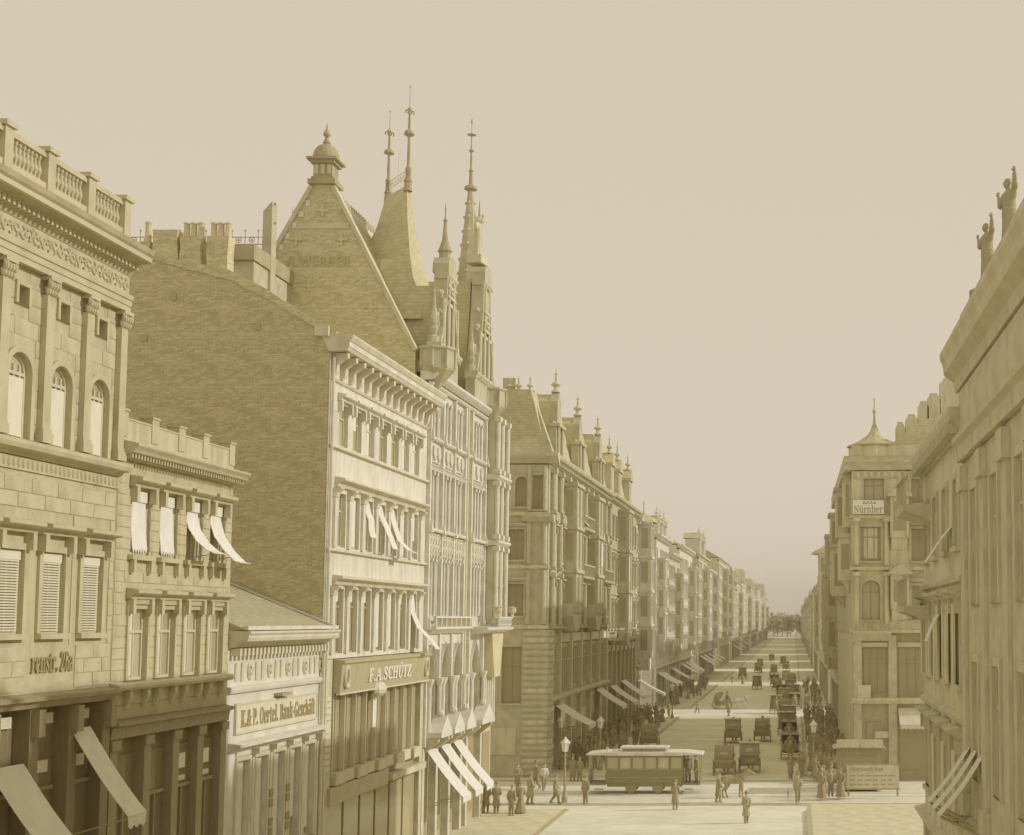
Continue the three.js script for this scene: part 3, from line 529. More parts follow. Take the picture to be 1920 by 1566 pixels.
// chimneys standing on the brick wall
{
  const C = [[-26.15, 0.34, 0.5, 26.0, 26.75, 1, 0.85], [-25.3, 0.92, 0.7, 26.0, 27.2, 0, 0], [-24.3, 0.8, 0.6, 25.4, 26.95, 3, 0.62], [-23.2, 0.8, 0.6, 24.4, 26.95, 3, 0.62]];
  const lab = ['slim brick chimney with one tall pot above the brick wall', 'broad squat brick chimney without pots above the brick wall', 'brick chimney with three clay pots beside the squat chimney', 'brick chimney with three clay pots beside the iron cresting'];
  C.forEach(([x, w, d, y0, y1, n, ph], i) => {
    const t = thing('chimney', lab[i], 'chimney', [x, y0, -52.9], 0, undefined);
    const h = y1 - y0; mesh(t, 'stack', [slab([[-w / 2 - 0.08, 0], [w / 2 + 0.08, 0], [w / 2, h * 0.7], [w / 2 + 0.04, h - 0.1], [w / 2 + 0.04, h], [-w / 2 - 0.04, h], [-w / 2 - 0.04, h - 0.1], [-w / 2, h * 0.7]], -d / 2, d / 2)], M.brick2);
    for (let k = 0; k < n; k++) mesh(t, 'pot', metric(lathe([[0.13, 0], [0.115, ph * 0.9], [0.135, ph * 0.92], [0.135, ph], [0.09, ph]], 9)), M.umber, [n > 1 ? (k - 1) * 0.29 : 0, h + 0.001, 0]);
  });
  const t = thing('chimney', 'very tall tapering square chimney behind the brick gable', 'chimney', [-25.72, 22, -64], 0);
  mesh(t, 'stack', [slab([[-0.3, 0], [0.3, 0], [0.22, 9.95], [-0.2, 9.45]], -0.3, 0.3)], M.stoneA);
  mesh(t, 'cap_iron', [box(0.2, 0.34, 8.9, 8.98, -0.05, 0.05), box(0.15, 0.3, 9.86, 9.94, -0.05, 0.05)], M.iron);
  const b = thing('rear_house', 'flat-roofed rear house with iron cresting behind the chimneys', 'house', [-33, 0, -62]);
  mesh(b, 'wall', [box(-6, 7.4, 0, 28.5, -8, 0)], M.stoneA); mesh(b, 'eaves', [box(-6, 7.5, 28.52, 29.25, -8, 0.25)], M.lead);
  const cr = mesh(b, 'iron_cresting', [box(-6, 7.8, 29.27, 29.31, 0.05, 0.09), box(-6, 7.8, 29.62, 29.65, 0.05, 0.09)], M.iron);
  for (let i = 0; i < 22; i++) { const x = 7.6 - i * 0.62; mesh(cr, 'crest_spike', [bar([x, 29.26, 0.07], [x, 29.95, 0.07], 0.02, 5), new THREE.SphereGeometry(0.06, 6, 5).translate(x, 29.95, 0.07), new THREE.TorusGeometry(0.13, 0.022, 4, 9).translate(x - 0.31, 29.5, 0.07), new THREE.SphereGeometry(0.06, 5, 4).translate(x - 0.31, 29.5, 0.07)], M.iron); }
}
// ================================================================ gothic revival house with stepped gables and spires
{
  const Z0 = 66.65, W = 15.4, g = onLeft('gothic_house', 'ornate sandstone house with steep roofs, stepped dormer gables and spires', 'house', Z0);
  const X = (Z) => Z - Z0, grp = [[0.25, 2.3], [2.75, 4.75], [5.1, 7.1], [9.2, 11.9]], holes = [];
  for (const [a, b] of grp) {
    const n = b - a > 2.4 ? 4 : 3, p = (b - a) / n;
    for (let i = 0; i < n; i++) {
      const x = a + p * (i + 0.5);
      holes.push(hole(x, 11.85, p - 0.24, 2.8), hole(x, 16.3, p - 0.24, 2.75), hole(x, 20.95, p - 0.24, 0.9), hole(x, 22.0, p - 0.24, 0.95, 'pointed'));
    }
  }
  const arches = [[1.3, 1.5], [3.9, 1.5], [6.4, 1.5], [10.5, 2.4]];
  for (const [x, w] of arches) holes.push(hole(x, 5.6, w, 4.6, 'pointed'));
  mesh(g, 'wall', wallGeo2(0, W - 2.6, 5.2, 23.4, holes), M.buff);
  mesh(g, 'core', [box(0, W, 0, 23.6, -16, -0.47)], M.brick2);
  for (const [a, b] of grp) {
    const n = b - a > 2.4 ? 4 : 3, p = (b - a) / n, w = p - 0.24;
    for (let i = 0; i < n; i++) {
      const x = a + p * (i + 0.5);
      const w1 = win(g, x, 11.85, w, 2.8, { mull: 0, trans: 0.7, t: 0.05 }); piece(w1, 'curtain', -w / 2 + 0.06, w / 2 - 0.06, 0.75, 2.7, 0.034, 0.05, M.linen);
      const w2 = win(g, x, 16.3, w, 2.75, { mull: 0, trans: 0.7, t: 0.05 }); piece(w2, 'curtain', -w / 2 + 0.06, w / 2 - 0.06, 0.7, 2.65, 0.034, 0.05, M.linen);
      win(g, x, 20.95, w, 0.9, { mull: 0, trans: 0, t: 0.04 }); win(g, x, 22.0, w, 0.95, { arch: 'pointed', mull: 0, trans: 0, t: 0.04 });
      if (i) for (const [y0, y1] of [[11.8, 14.7], [16.25, 19.1], [20.9, 23.0]]) { const c = mesh(g, 'colonnette', [bar([a + p * i, y0, 0.06], [a + p * i, y1, 0.06], 0.07, 8)], M.buffTrim); piece(c, 'capital', a + p * i - 0.12, a + p * i + 0.12, y1 - 0.15, y1 + 0.02, 0.0, 0.17, M.buffTrim); }
    }
    const pan = mesh(g, 'carved_panel', [box(a, b, 14.85, 15.95, 0.004, 0.14)], M.buffDark);
    const L = []; const m = Math.round((b - a) / 0.5); for (let i = 0; i < m; i++) { const x = a + ((b - a) * (i + 0.5)) / m; L.push(new THREE.TorusGeometry(0.17, 0.045, 5, 10).translate(x, 15.6, 0.15), new THREE.TorusGeometry(0.15, 0.045, 5, 10).translate(x, 15.2, 0.15), box(x - 0.025, x + 0.025, 14.9, 15.9, 0.14, 0.19)); }
    mesh(pan, 'tracery', L, M.buffTrim);
    for (let i = 0; i < 4; i++) mesh(g, 'corbel', [sweep(a + 0.1 + i * (b - a - 0.4) / 3, a + 0.3 + i * (b - a - 0.4) / 3, [[0.004, 14.45], [0.06, 14.45], [0.22, 14.75], [0.22, 14.83], [0.004, 14.83]])], M.buffTrim);
    mesh(g, 'hood_mould', [sweep(a - 0.1, b + 0.1, [[0.003, 19.15], [0.14, 19.15], [0.22, 19.3], [0.3, 19.36], [0.003, 19.46]])], M.buffTrim);
    const pan2 = mesh(g, 'shield_panel', [box(a + 0.15, b - 0.15, 19.6, 20.5, 0.004, 0.1)], M.buffTrim);
    for (let i = 0; i < 2; i++) { const x = a + (b - a) * (0.3 + 0.4 * i); mesh(pan2, 'shield', [slab([[x - 0.25, 20.4], [x - 0.28, 20.0], [x, 19.65], [x + 0.28, 20.0], [x + 0.25, 20.4]], 0.102, 0.2)], M.buff); }
    mesh(g, 'sill', [sweep(a - 0.12, b + 0.12, [[0.003, 16.02], [0.24, 16.04], [0.28, 16.12], [0.28, 16.2], [0.003, 16.24]])], M.buffTrim);
  }
  for (const y of [20.68, 23.42]) mesh(g, 'string_course', [sweep(0, W - 2.6, [[0.003, y], [0.16, y + 0.02], [0.24, y + 0.1], [0.24, y + 0.17], [0.003, y + 0.22]])], M.buffTrim);
  // main cornice with small corbels
  mesh(g, 'cornice', [sweep(-0.1, W - 2.6, [[-0.4, 23.66], [0.2, 23.7], [0.4, 23.85], [0.5, 23.95], [0.5, 24.08], [-0.4, 24.15]])], M.buffTrim);
  for (let i = 0; i < 20; i++) piece(g, 'corbel', 0.1 + i * 0.64, 0.34 + i * 0.64, 23.42 + 0.23, 23.69, 0.2, 0.34, M.buffDark);
  // buttress strips and the dark rain pipe between the bays
  for (const x of [0.1, 2.52, 4.92, 7.25, 8.75, 12.1]) { const p = mesh(g, 'buttress', [box(x - 0.13, x + 0.13, 5.25, 23.4, 0.002, 0.2)], M.buffTrim); for (const y of [11.0, 15.9, 20.6]) mesh(p, 'pinnacle', metric(new THREE.ConeGeometry(0.16, 0.7, 4).rotateY(Math.PI / 4)), M.buffTrim, [x, y + 0.4, 0.25]); }
  mesh(g, 'rain_pipe', [bar([7.75, 5, 0.1], [7.75, 23.5, 0.1], 0.13, 8)], M.umber);
  mesh(g, 'recess_strip', [box(7.45, 8.5, 5.3, 23.4, 0.002, 0.02)], M.umber2);
  // balcony and ground arcade
  mesh(g, 'balcony', [sweep(0.1, 7.4, [[0.003, 10.85], [0.2, 10.85], [0.5, 11.05], [0.62, 11.1], [0.62, 11.22], [0.003, 11.24]])], M.buffTrim);
  const rail = mesh(g, 'balcony_rail', [box(0.15, 7.35, 11.66, 11.76, 0.45, 0.6)], M.buffTrim);
  for (let i = 0; i < 8; i++) piece(rail, 'post', 0.2 + i, 0.34 + i, 11.25, 11.657, 0.46, 0.58, M.buffTrim);
  for (let i = 0; i < 28; i++) piece(rail, 'baluster', 0.45 + i * 0.245, 0.53 + i * 0.245, 11.25, 11.656, 0.49, 0.55, M.buffDark);
  mesh(g, 'wall_band', [box(0.1, 7.3, 10.3, 10.83, 0.003, 0.09)], M.whiteTrim);
  for (const [x, w] of arches) {
    const f = win(g, x, 5.6, w, 4.6, { arch: 'pointed', mull: 2, trans: 0.58, frame: M.sand, glass: M.glass2, depth: 0.3 });
    for (let k = 0; k < 3; k++) mesh(f, 'arch_moulding', [(() => { const q = 0.06 + k * 0.09, s = polyShape(archPts(w + 2 * q, 4.6 + q, 'pointed')), p = new THREE.Path(); archPts(w + 2 * q - 0.09, 4.6 + q - 0.05, 'pointed').forEach(([a, b], i) => (i ? p.lineTo(a, b) : p.moveTo(a, b))); s.holes.push(p); return new THREE.ExtrudeGeometry(s, { depth: 0.06 + k * 0.05, bevelEnabled: false }).translate(0, 0, 0.3 + 0.004); })()], k % 2 ? M.sand : M.buffTrim);
    for (const s of [-1, 1]) { const c = mesh(g, 'column', [bar([x + s * (w / 2 + 0.2), 5.5, 0.25], [x + s * (w / 2 + 0.2), 8.2, 0.25], 0.13, 10)], M.buffTrim); mesh(c, 'capital', metric(lathe([[0.13, 0], [0.15, 0.05], [0.24, 0.28], [0.26, 0.4], [0.0, 0.4]], 8)), M.buffTrim, [x + s * (w / 2 + 0.2), 8.2, 0.25]); }
    // gabled hood over the shop below
    const h = mesh(g, 'shop_hood', [slab([[x - w / 2 - 0.35, 5.7], [x + w / 2 + 0.35, 5.7], [x + w / 2 + 0.3, 5.95], [x, 6.75], [x - w / 2 - 0.3, 5.95]], 0.25, 0.95)], M.buffTrim);
    mesh(h, 'hood_finial', metric(new THREE.SphereGeometry(0.2, 7, 5)), M.buffTrim, [x, 6.85, 0.6]);
    for (const s of [-1, 1]) mesh(h, 'corbel_stone', [sweep(x + s * (w / 2 + 0.2) - 0.14, x + s * (w / 2 + 0.2) + 0.14, [[0.1, 5.0], [0.2, 5.0], [0.8, 5.5], [0.8, 5.69], [0.1, 5.69]])], M.buffDark);
  }
  mesh(g, 'shop_front', [box(0, W - 2.6, 0, 5.19, -0.46, -0.25)], M.shopWood2);
  for (let i = 0; i < 4; i++) { const [x, w] = arches[i]; mesh(g, 'shop_window', [box(x - w / 2, x + w / 2, 0.6, 4.9, -0.248, -0.2)], M.glassShop); }
  for (const x of [0.1, 2.6, 5.15, 7.6, 8.9, 12.2]) mesh(g, 'shop_pier', [box(x - 0.2, x + 0.2, 0, 5.19, -0.248, 0.12)], M.buff);
  for (let i = 0; i < 3; i++) awning(g, arches[i][0] - 0.72, arches[i][0] + 0.95, 5.05, 1.85, 2.3, M.linen, 0.15);
  // corner oriel
  const ox0 = W - 3.05, ox1 = W - 0.1, oz = 0.75;
  const or_ = mesh(g, 'oriel', [box(ox0, ox1, 11.0, 23.9, -3, oz - 0.12)], M.buffDark);
  mesh(or_, 'oriel_corbel', [slab([[ox0 + 0.7, 8.2], [ox1 - 0.7, 8.2], [ox1, 10.6], [ox1, 10.98], [ox0, 10.98], [ox0, 10.6]], -0.4, oz - 0.1)], M.umber);
  for (const y of [11.0, 16.0, 19.9]) mesh(or_, 'oriel_cornice', [sweep(ox0 - 0.2, ox1 + 0.22, [[-0.3, y], [oz + 0.05, y], [oz + 0.24, y + 0.16], [oz + 0.24, y + 0.3], [-0.3, y + 0.34]])], M.buffTrim);
  for (const x of [ox0 + 0.16, ox0 + 1.3, ox1 - 0.16]) for (const [a, b] of [[11.35, 15.98], [16.36, 19.88], [20.26, 23.7]]) { const c = mesh(or_, 'oriel_column', [bar([x, a, oz], [x, b, oz], 0.16, 10)], M.whiteTrim); piece(c, 'capital', x - 0.22, x + 0.22, b - 0.3, b - 0.02, oz - 0.2, oz + 0.2, M.buffTrim); piece(c, 'base', x - 0.22, x + 0.22, a, a + 0.3, oz - 0.2, oz + 0.2, M.buffTrim); }
  for (const x of [ox0 + 0.73, ox0 + 2.05]) for (const y of [11.6, 16.6, 20.5]) { const w = mesh(or_, 'oriel_window', [box(x - 0.4, x + 0.4, y, y + 3.0, oz - 0.12, oz - 0.08)], M.glass); piece(w, 'mullion', x - 0.03, x + 0.03, y, y + 3.0, oz - 0.078, oz - 0.02, M.frame); piece(w, 'transom', x - 0.4, x + 0.4, y + 2.0, y + 2.07, oz - 0.077, oz - 0.03, M.frame); }
  // balcony with urns and ironwork on the corner
  const cb = mesh(g, 'corner_balcony', [sweep(8.9, W + 0.35, [[0.003, 10.75], [0.5, 10.8], [1.15, 11.0], [1.2, 11.15], [0.003, 11.2]])], M.buffTrim);
  for (let i = 0; i < 14; i++) mesh(cb, 'balustrade_loop', [new THREE.TorusGeometry(0.14, 0.035, 5, 8).scale(0.8, 1.4, 1).translate(11.9 + i * 0.26, 11.45, 1.1)], M.buffTrim);
  piece(cb, 'hand_rail', 11.7, W + 0.3, 11.66, 11.76, 1.04, 1.16, M.buffTrim);
  for (const x of [11.75, W + 0.25]) mesh(cb, 'urn', metric(lathe([[0, 0], [0.16, 0], [0.08, 0.1], [0.26, 0.32], [0.24, 0.5], [0.3, 0.56], [0, 0.62]], 10)), M.umber, [x, 11.78, 1.1]);
  mesh(g, 'corner_wall', [box(W - 2.59, W, 0, 10.98, -0.46, -0.05)], M.umber);
  for (let i = 0; i < 5; i++) mesh(g, 'corner_column', [bar([W - 2.4 + i * 0.55, 5.4, 0.1], [W - 2.4 + i * 0.55, 8.3, 0.1], 0.12, 8)], M.buff);
  mesh(g, 'corner_window', [box(W - 2.3, W - 0.4, 0.8, 4.9, -0.048, 0.0)], M.glassShop);
  // ---- roofs (world: across x, up y, along Z)
  const RY = (pts) => pts; // profile: [outward from facade, up]
  const rf = mesh(g, 'main_roof', [sweep(0.35, W - 0.4, [[-0.3, 24.16], [-5.55, 33.35], [-5.75, 33.35], [-10.5, 24.2]])], M.slate);
  mesh(rf, 'ridge_crest', [sweep(0.4, 9.8, [[-5.56, 33.36], [-5.56, 33.5], [-5.74, 33.5], [-5.74, 33.36]])], M.zinc);
  for (let i = 0; i < 22; i++) mesh(rf, 'crest_ring', [new THREE.TorusGeometry(0.2, 0.035, 5, 10).translate(0.7 + i * 0.42, 33.72, -5.65), box(0.68 + i * 0.42, 0.72 + i * 0.42, 33.5, 34.1, -5.67, -5.63)], M.ironPale);
  piece(rf, 'crest_rail', 0.5, 10.0, 33.96, 34.0, -5.68, -5.62, M.ironPale);
  for (const [x, d, y] of [[3.1, -2.4, 28.6], [5.0, -2.4, 28.4], [6.6, -2.2, 28.0], [4.0, -3.6, 30.6]]) { const v = mesh(rf, 'roof_vent', [slab([[x - 0.18, y - 0.3], [x + 0.18, y - 0.3], [x, y + 0.35]], d - 0.2, d + 0.45)], M.umber); }
  // gable wall on the party side
  const gw = mesh(g, 'brick_gable', [(() => { const p = [[-0.7, 23], [-0.7, 25.2], [-5.0, 33.55], [-5.0, 34.0], [-6.25, 34.0], [-6.25, 33.4], [-8.6, 29.0], [-8.6, 23]]; return sweep(0, 0.34, p); })()], M.brick2);
  mesh(gw, 'coping', [sweep(-0.12, 0.4, [[-0.62, 25.22], [-5.0, 33.7], [-5.14, 33.6], [-0.78, 25.12]]), sweep(-0.12, 0.4, [[-6.1, 33.6], [-8.62, 29.0], [-8.8, 29.06], [-6.26, 33.75]])], M.sand);
  piece(gw, 'kneeler_post', -0.25, 0.3, 27.6, 29.05, -8.86, -8.45, M.buffTrim);
  for (let i = 0; i < 7; i++) { const t = i / 7; piece(gw, 'corbel_step', -0.05, -0.002, 29.2 + t * 4.0, 29.5 + t * 4.0, -8.45 + t * 2.3, -8.2 + t * 2.3, M.buffTrim); }
  piece(gw, 'stone_band', -0.05, -0.002, 31.45, 31.75, -6.9, -4.2, M.sand);
  for (const [d, y] of [[-5.6, 32.4], [-6.9, 30.9], [-4.6, 30.9], [-3.0, 27.4], [-6.2, 28.5]]) for (const [a, b] of [[0.32, 0.07], [0.07, 0.32]]) piece(gw, 'wall_anchor', -0.06, -0.003, y - a, y + a, d - b, d + b, M.umber2);
  { const t = letters(gw, 'A.WERBER', 'sans', 0, 0, 3.25, 0.52, 0, M.letterFaded); t.rotation.y = -Math.PI / 2; t.position.set(-0.01, 29.5, -7.35); }
  // lantern chimney on the gable
  const ln = mesh(gw, 'lantern', [box(-0.06, 0.84, 34.0, 35.0, -6.1, -5.14)], M.lead);
  mesh(ln, 'lantern_base', [box(-0.26, 1.04, 33.75, 33.99, -6.32, -4.92), box(-0.14, 0.92, 34.002, 34.16, -6.18, -5.06)], M.lead);
  mesh(ln, 'lantern_cornice', [box(-0.34, 1.12, 35.02, 35.14, -6.4, -4.84), box(-0.2, 0.98, 34.86, 35.018, -6.24, -5.0)], M.lead);
  for (const z of [-5.95, -5.62, -5.3]) piece(ln, 'louvre', -0.09, -0.062, 34.3, 34.8, z - 0.1, z + 0.1, M.umber2);
  mesh(ln, 'dome', metric(lathe([[0.64, 0], [0.66, 0.12], [0.64, 0.32], [0.55, 0.55], [0.4, 0.72], [0.2, 0.82], [0.15, 0.86], [0.2, 0.92], [0.13, 1.08], [0.07, 1.2], [0.18, 1.34], [0.19, 1.42], [0.13, 1.54], [0.05, 1.68], [0.02, 1.95], [0, 2.0]], 16)), M.lead, [0.39, 35.14, -5.62]);
  mesh(g, 'rear_finial', metric(finial(3.2, 0.42)), M.lead, [13.2, 33.6, -12.2]); mesh(g, 'rear_turret', [box(12.85, 13.55, 28, 33.6, -12.55, -11.85)], M.lead);
  // pavilion roof with two tall finials
  const pv = (() => {
    const base = [[1.7, -0.9], [8.3, -0.9], [8.3, -8.2], [1.7, -8.2]], top = [[4.75, -2.75], [5.0, -2.6], [7.0, -4.35], [6.75, -4.5]], lv = [[0, 27.2], [0.45, 29.3], [0.72, 31.2], [0.9, 33.2], [1, 35.3]];
    const P = [], I = [];
    for (const [t, y] of lv) for (let k = 0; k < 4; k++) P.push(base[k][0] + (top[k][0] - base[k][0]) * t, y, base[k][1] + (top[k][1] - base[k][1]) * t);
    for (let r = 0; r < lv.length - 1; r++) for (let k = 0; k < 4; k++) { const a = r * 4 + k, b = r * 4 + (k + 1) % 4, c = a + 4, d = b + 4; I.push(a, b, d, a, d, c); }
    const e = (lv.length - 1) * 4; I.push(e, e + 1, e + 2, e, e + 2, e + 3);
    const q = new THREE.BufferGeometry(); q.setAttribute('position', new THREE.Float32BufferAttribute(P, 3)); q.setIndex(I); return q;
  })();
  const pvm = mesh(g, 'pavilion_roof', [pv], M.slate);
  for (const [x, z, h] of [[4.85, -2.7, 6.0], [6.9, -4.42, 5.4]]) {
    const f = mesh(pvm, 'roof_finial', metric(lathe([[0.24, 0], [0.2, 0.5], [0.24, 0.55], [0.15, 0.8], [0.17, 1.3], [0.1, 1.4], [0.075, h * 0.5], [0.1, h * 0.51], [0.3, h * 0.53], [0.26, h * 0.555], [0.08, h * 0.58], [0.06, h * 0.72], [0.1, h * 0.725], [0.02, h * 0.8], [0.012, h * 0.97], [0.05, h * 0.975], [0.0, h]], 8)), M.lead, [x, 35.0, z]);
    for (const s of [-1, 1]) mesh(f, 'leaf_scroll', [new THREE.TorusGeometry(0.13, 0.035, 5, 8, 4).rotateY(0.9).translate(s * 0.12, h * 0.735, s * 0.13)], M.lead);
    mesh(f, 'bud', metric(new THREE.SphereGeometry(0.13, 7, 6)), M.lead, [0, h * 0.765, 0]);
  }
  { const L = []; for (let i = 0; i < 7; i++) { const t = (i + 0.5) / 7, x = 4.85 + 2.05 * t, z = -2.7 - 1.72 * t; L.push(bar([x, 35.2, z], [x, 36.3 + (i === 3 ? 1.2 : 0), z], 0.02, 4)); L.push(new THREE.TorusGeometry(0.15, 0.02, 4, 8).rotateY(0.7).translate(x, 35.9, z)); } L.push(bar([4.85, 36.2, -2.7], [6.9, 36.2, -4.42], 0.02, 4)); mesh(pvm, 'iron_crest', L, M.ironPale); }
  // street gables
  function gable(xc, w, y0, top, statue, label) {
    const R = [], L = []; for (let i = 0; i <= 10; i++) { const t = i / 10, hw = w * (0.17 + 0.32 * Math.pow(1 - t, 2.1)), y = y0 + 1.2 + t * (top - 2.4 - y0); R.push([xc + hw, y]); L.unshift([xc - hw, y]); }
    const q = mesh(g, 'dormer_gable', [slab([[xc - w / 2, y0], [xc + w / 2, y0], ...R, [xc + w * 0.17, top - 1.0], [xc - w * 0.17, top - 1.0], ...L], -0.3, 0.25)], M.stoneA);
    mesh(q, 'edge_moulding', [slab([...R, ...R.map(([x, y]) => [x + 0.16, y + 0.1]).reverse()], -0.35, 0.36), slab([...L.map(([x, y]) => [x - 0.16, y + 0.1]), ...[...L].reverse()], -0.35, 0.36)], M.stoneB);
    for (let i = 1; i < 9; i += 2) for (const s of [0, 1]) { const p = s ? R[i] : L[10 - i]; mesh(q, 'crocket', cached('gcrk', () => metric(new THREE.SphereGeometry(0.15, 6, 5))), M.stoneB, [p[0] + (s ? 0.2 : -0.2), p[1] + 0.15, 0.05]); }
    for (let i = 0; i < 3; i++) piece(q, 'band', xc - w * 0.2, xc + w * 0.2, y0 + 4.3 + i * 0.55, y0 + 4.45 + i * 0.55, 0.252, 0.42, M.stoneB);
    mesh(q, 'roundel', [new THREE.TorusGeometry(0.34, 0.09, 6, 14).translate(xc, y0 + 4.9 > top - 1.6 ? top - 1.9 : y0 + 4.95, 0.36)], M.stoneB);
    mesh(q, 'dormer_roof', [slab([[xc - w * 0.36, y0], [xc + w * 0.36, y0], [xc + w * 0.1, top - 1.6], [xc - w * 0.1, top - 1.6]], -4.2, -0.302)], M.slate);
    mesh(q, 'cornice', [sweep(xc - w / 2 - 0.15, xc + w / 2 + 0.15, [[-0.3, y0 + 1.3], [0.3, y0 + 1.3], [0.45, y0 + 1.5], [0.45, y0 + 1.62], [-0.3, y0 + 1.66]]), sweep(xc - w * 0.24, xc + w * 0.24, [[-0.3, top - 1.35], [0.34, top - 1.32], [0.45, top - 1.15], [0.45, top - 1.02], [-0.3, top - 0.99]])], M.stoneB);
    mesh(q, 'pediment', [slab([[xc - w * 0.21, top - 0.98], [xc + w * 0.21, top - 0.98], [xc + w * 0.2, top - 0.5], [xc + w * 0.13, top - 0.12], [xc, top], [xc - w * 0.13, top - 0.12], [xc - w * 0.2, top - 0.5]], -0.45, 0.4)], M.stoneA);
    for (const s of [-0.22, 0, 0.22]) for (const [a, b] of [[y0 + 1.9, y0 + 3.9]]) { const n = mesh(q, 'gable_window', [box(xc + s * w - 0.22, xc + s * w + 0.22, a, b, 0.252, 0.27)], M.glass2); piece(n, 'lintel', xc + s * w - 0.28, xc + s * w + 0.28, b + 0.002, b + 0.2, 0.254, 0.36, M.stoneB); piece(n, 'mullion', xc + s * w - 0.03, xc + s * w + 0.03, a, b, 0.272, 0.31, M.frame); }
    for (const s of [-0.34, -0.11, 0.11, 0.34]) mesh(q, 'gable_shaft', [bar([xc + s * w, y0 + 1.65, 0.33], [xc + s * w, Math.abs(s) < 0.2 ? top - 1.3 : y0 + 4.1, 0.33], 0.09, 8)], M.stoneB);
    mesh(q, 'upper_panel', [box(xc - w * 0.13, xc + w * 0.13, y0 + 4.35, top - 1.5, 0.252, 0.33)], M.stoneA);
    for (const s of [-1, 1]) { mesh(q, 'obelisk', metric(lathe([[0.3, 0], [0.3, 0.3], [0.16, 0.4], [0.26, 0.7], [0.2, 0.9], [0.22, 1.0], [0.03, 2.6], [0.09, 2.65], [0, 2.8]], 8)), M.stoneA, [xc + s * w * 0.45, y0 + 1.66, -0.05]); mesh(q, 'scroll', [new THREE.TorusGeometry(0.3, 0.1, 6, 12, 4.4).rotateZ(s > 0 ? -0.6 : 2.2).translate(xc + s * w * 0.37, y0 + 3.0, 0.1)], M.stoneB); mesh(q, 'knob', metric(new THREE.SphereGeometry(0.16, 7, 6)), M.stoneB, [xc + s * w * 0.29, y0 + 4.45, 0.1]); }
    if (!statue) mesh(q, 'spike', metric(lathe([[0.0, 0], [0.3, 0], [0.3, 0.3], [0.4, 0.4], [0.34, 0.5], [0.16, 1.0], [0.08, 2.0], [0.13, 2.06], [0.05, 2.15], [0.03, 2.6], [0.05, 2.65], [0, 3.1]], 8)), M.lead, [xc, top - 0.05, -0.05]);
    return q;
  }
  gable(2.75, 4.1, 24.1, 30.7, false);
  gable(10.9, 4.6, 24.1, 32.4, true);
  // canopied balcony pods on the cornice beside the gables
  for (const x of [0.6, 12.6]) { const b = mesh(g, 'bartizan', metric(lathe([[0.1, 0], [0.35, 0.4], [0.9, 1.0], [0.95, 1.1], [0.9, 1.15], [0.9, 2.0], [1.0, 2.1], [0.95, 2.2], [0, 2.25]], 8)), M.stoneA, [x, 23.2, 0.25]); for (let k = 0; k < 8; k++) mesh(b, 'baluster', metric(cyl(0.07, 0.07, 0.85, 6)), M.stoneB, [0.92 * Math.cos(k * 0.785), 1.15, 0.92 * Math.sin(k * 0.785)]); }
  // corner spire
  const sp = mesh(g, 'spire', metric(new THREE.CylinderGeometry(0.16, 1.0, 8.6, 8).translate(0, 4.3, 0)), M.stoneA, [12.45, 29.0, -1.15]);
  for (let i = 0; i < 9; i++) for (const k of [0, 2, 4, 6]) { const t = (i + 1) / 10, r = 1.0 - 0.84 * t; mesh(sp, 'crocket', cached('crk', () => metric(new THREE.SphereGeometry(0.11, 5, 4))), M.stoneB, [r * Math.cos(k * 0.785), 8.6 * t, r * Math.sin(k * 0.785)]); }
  mesh(sp, 'spire_finial', metric(lathe([[0.18, 0], [0.4, 0.1], [0.38, 0.25], [0.12, 0.4], [0.1, 1.2], [0.16, 1.25], [0.07, 1.35], [0.06, 2.4], [0.18, 2.5], [0.05, 2.65], [0.03, 3.4], [0.28, 3.5], [0.02, 3.55], [0.015, 4.2], [0.07, 4.25], [0, 4.6]], 8)), M.lead, [0, 8.5, 0]);
  mesh(g, 'slim_spire', metric(lathe([[0.3, 0], [0.16, 5.0], [0.28, 5.1], [0.26, 5.25], [0.08, 5.4], [0.02, 6.4], [0, 6.5]], 8)), M.lead, [12.9, 30.6, -0.7]);
  mesh(g, 'corner_roof', [slab([[9.2, 24.15], [W - 0.1, 24.15], [14.2, 31.4], [10.4, 31.4]], -6.5, -0.51)], M.slate);
}
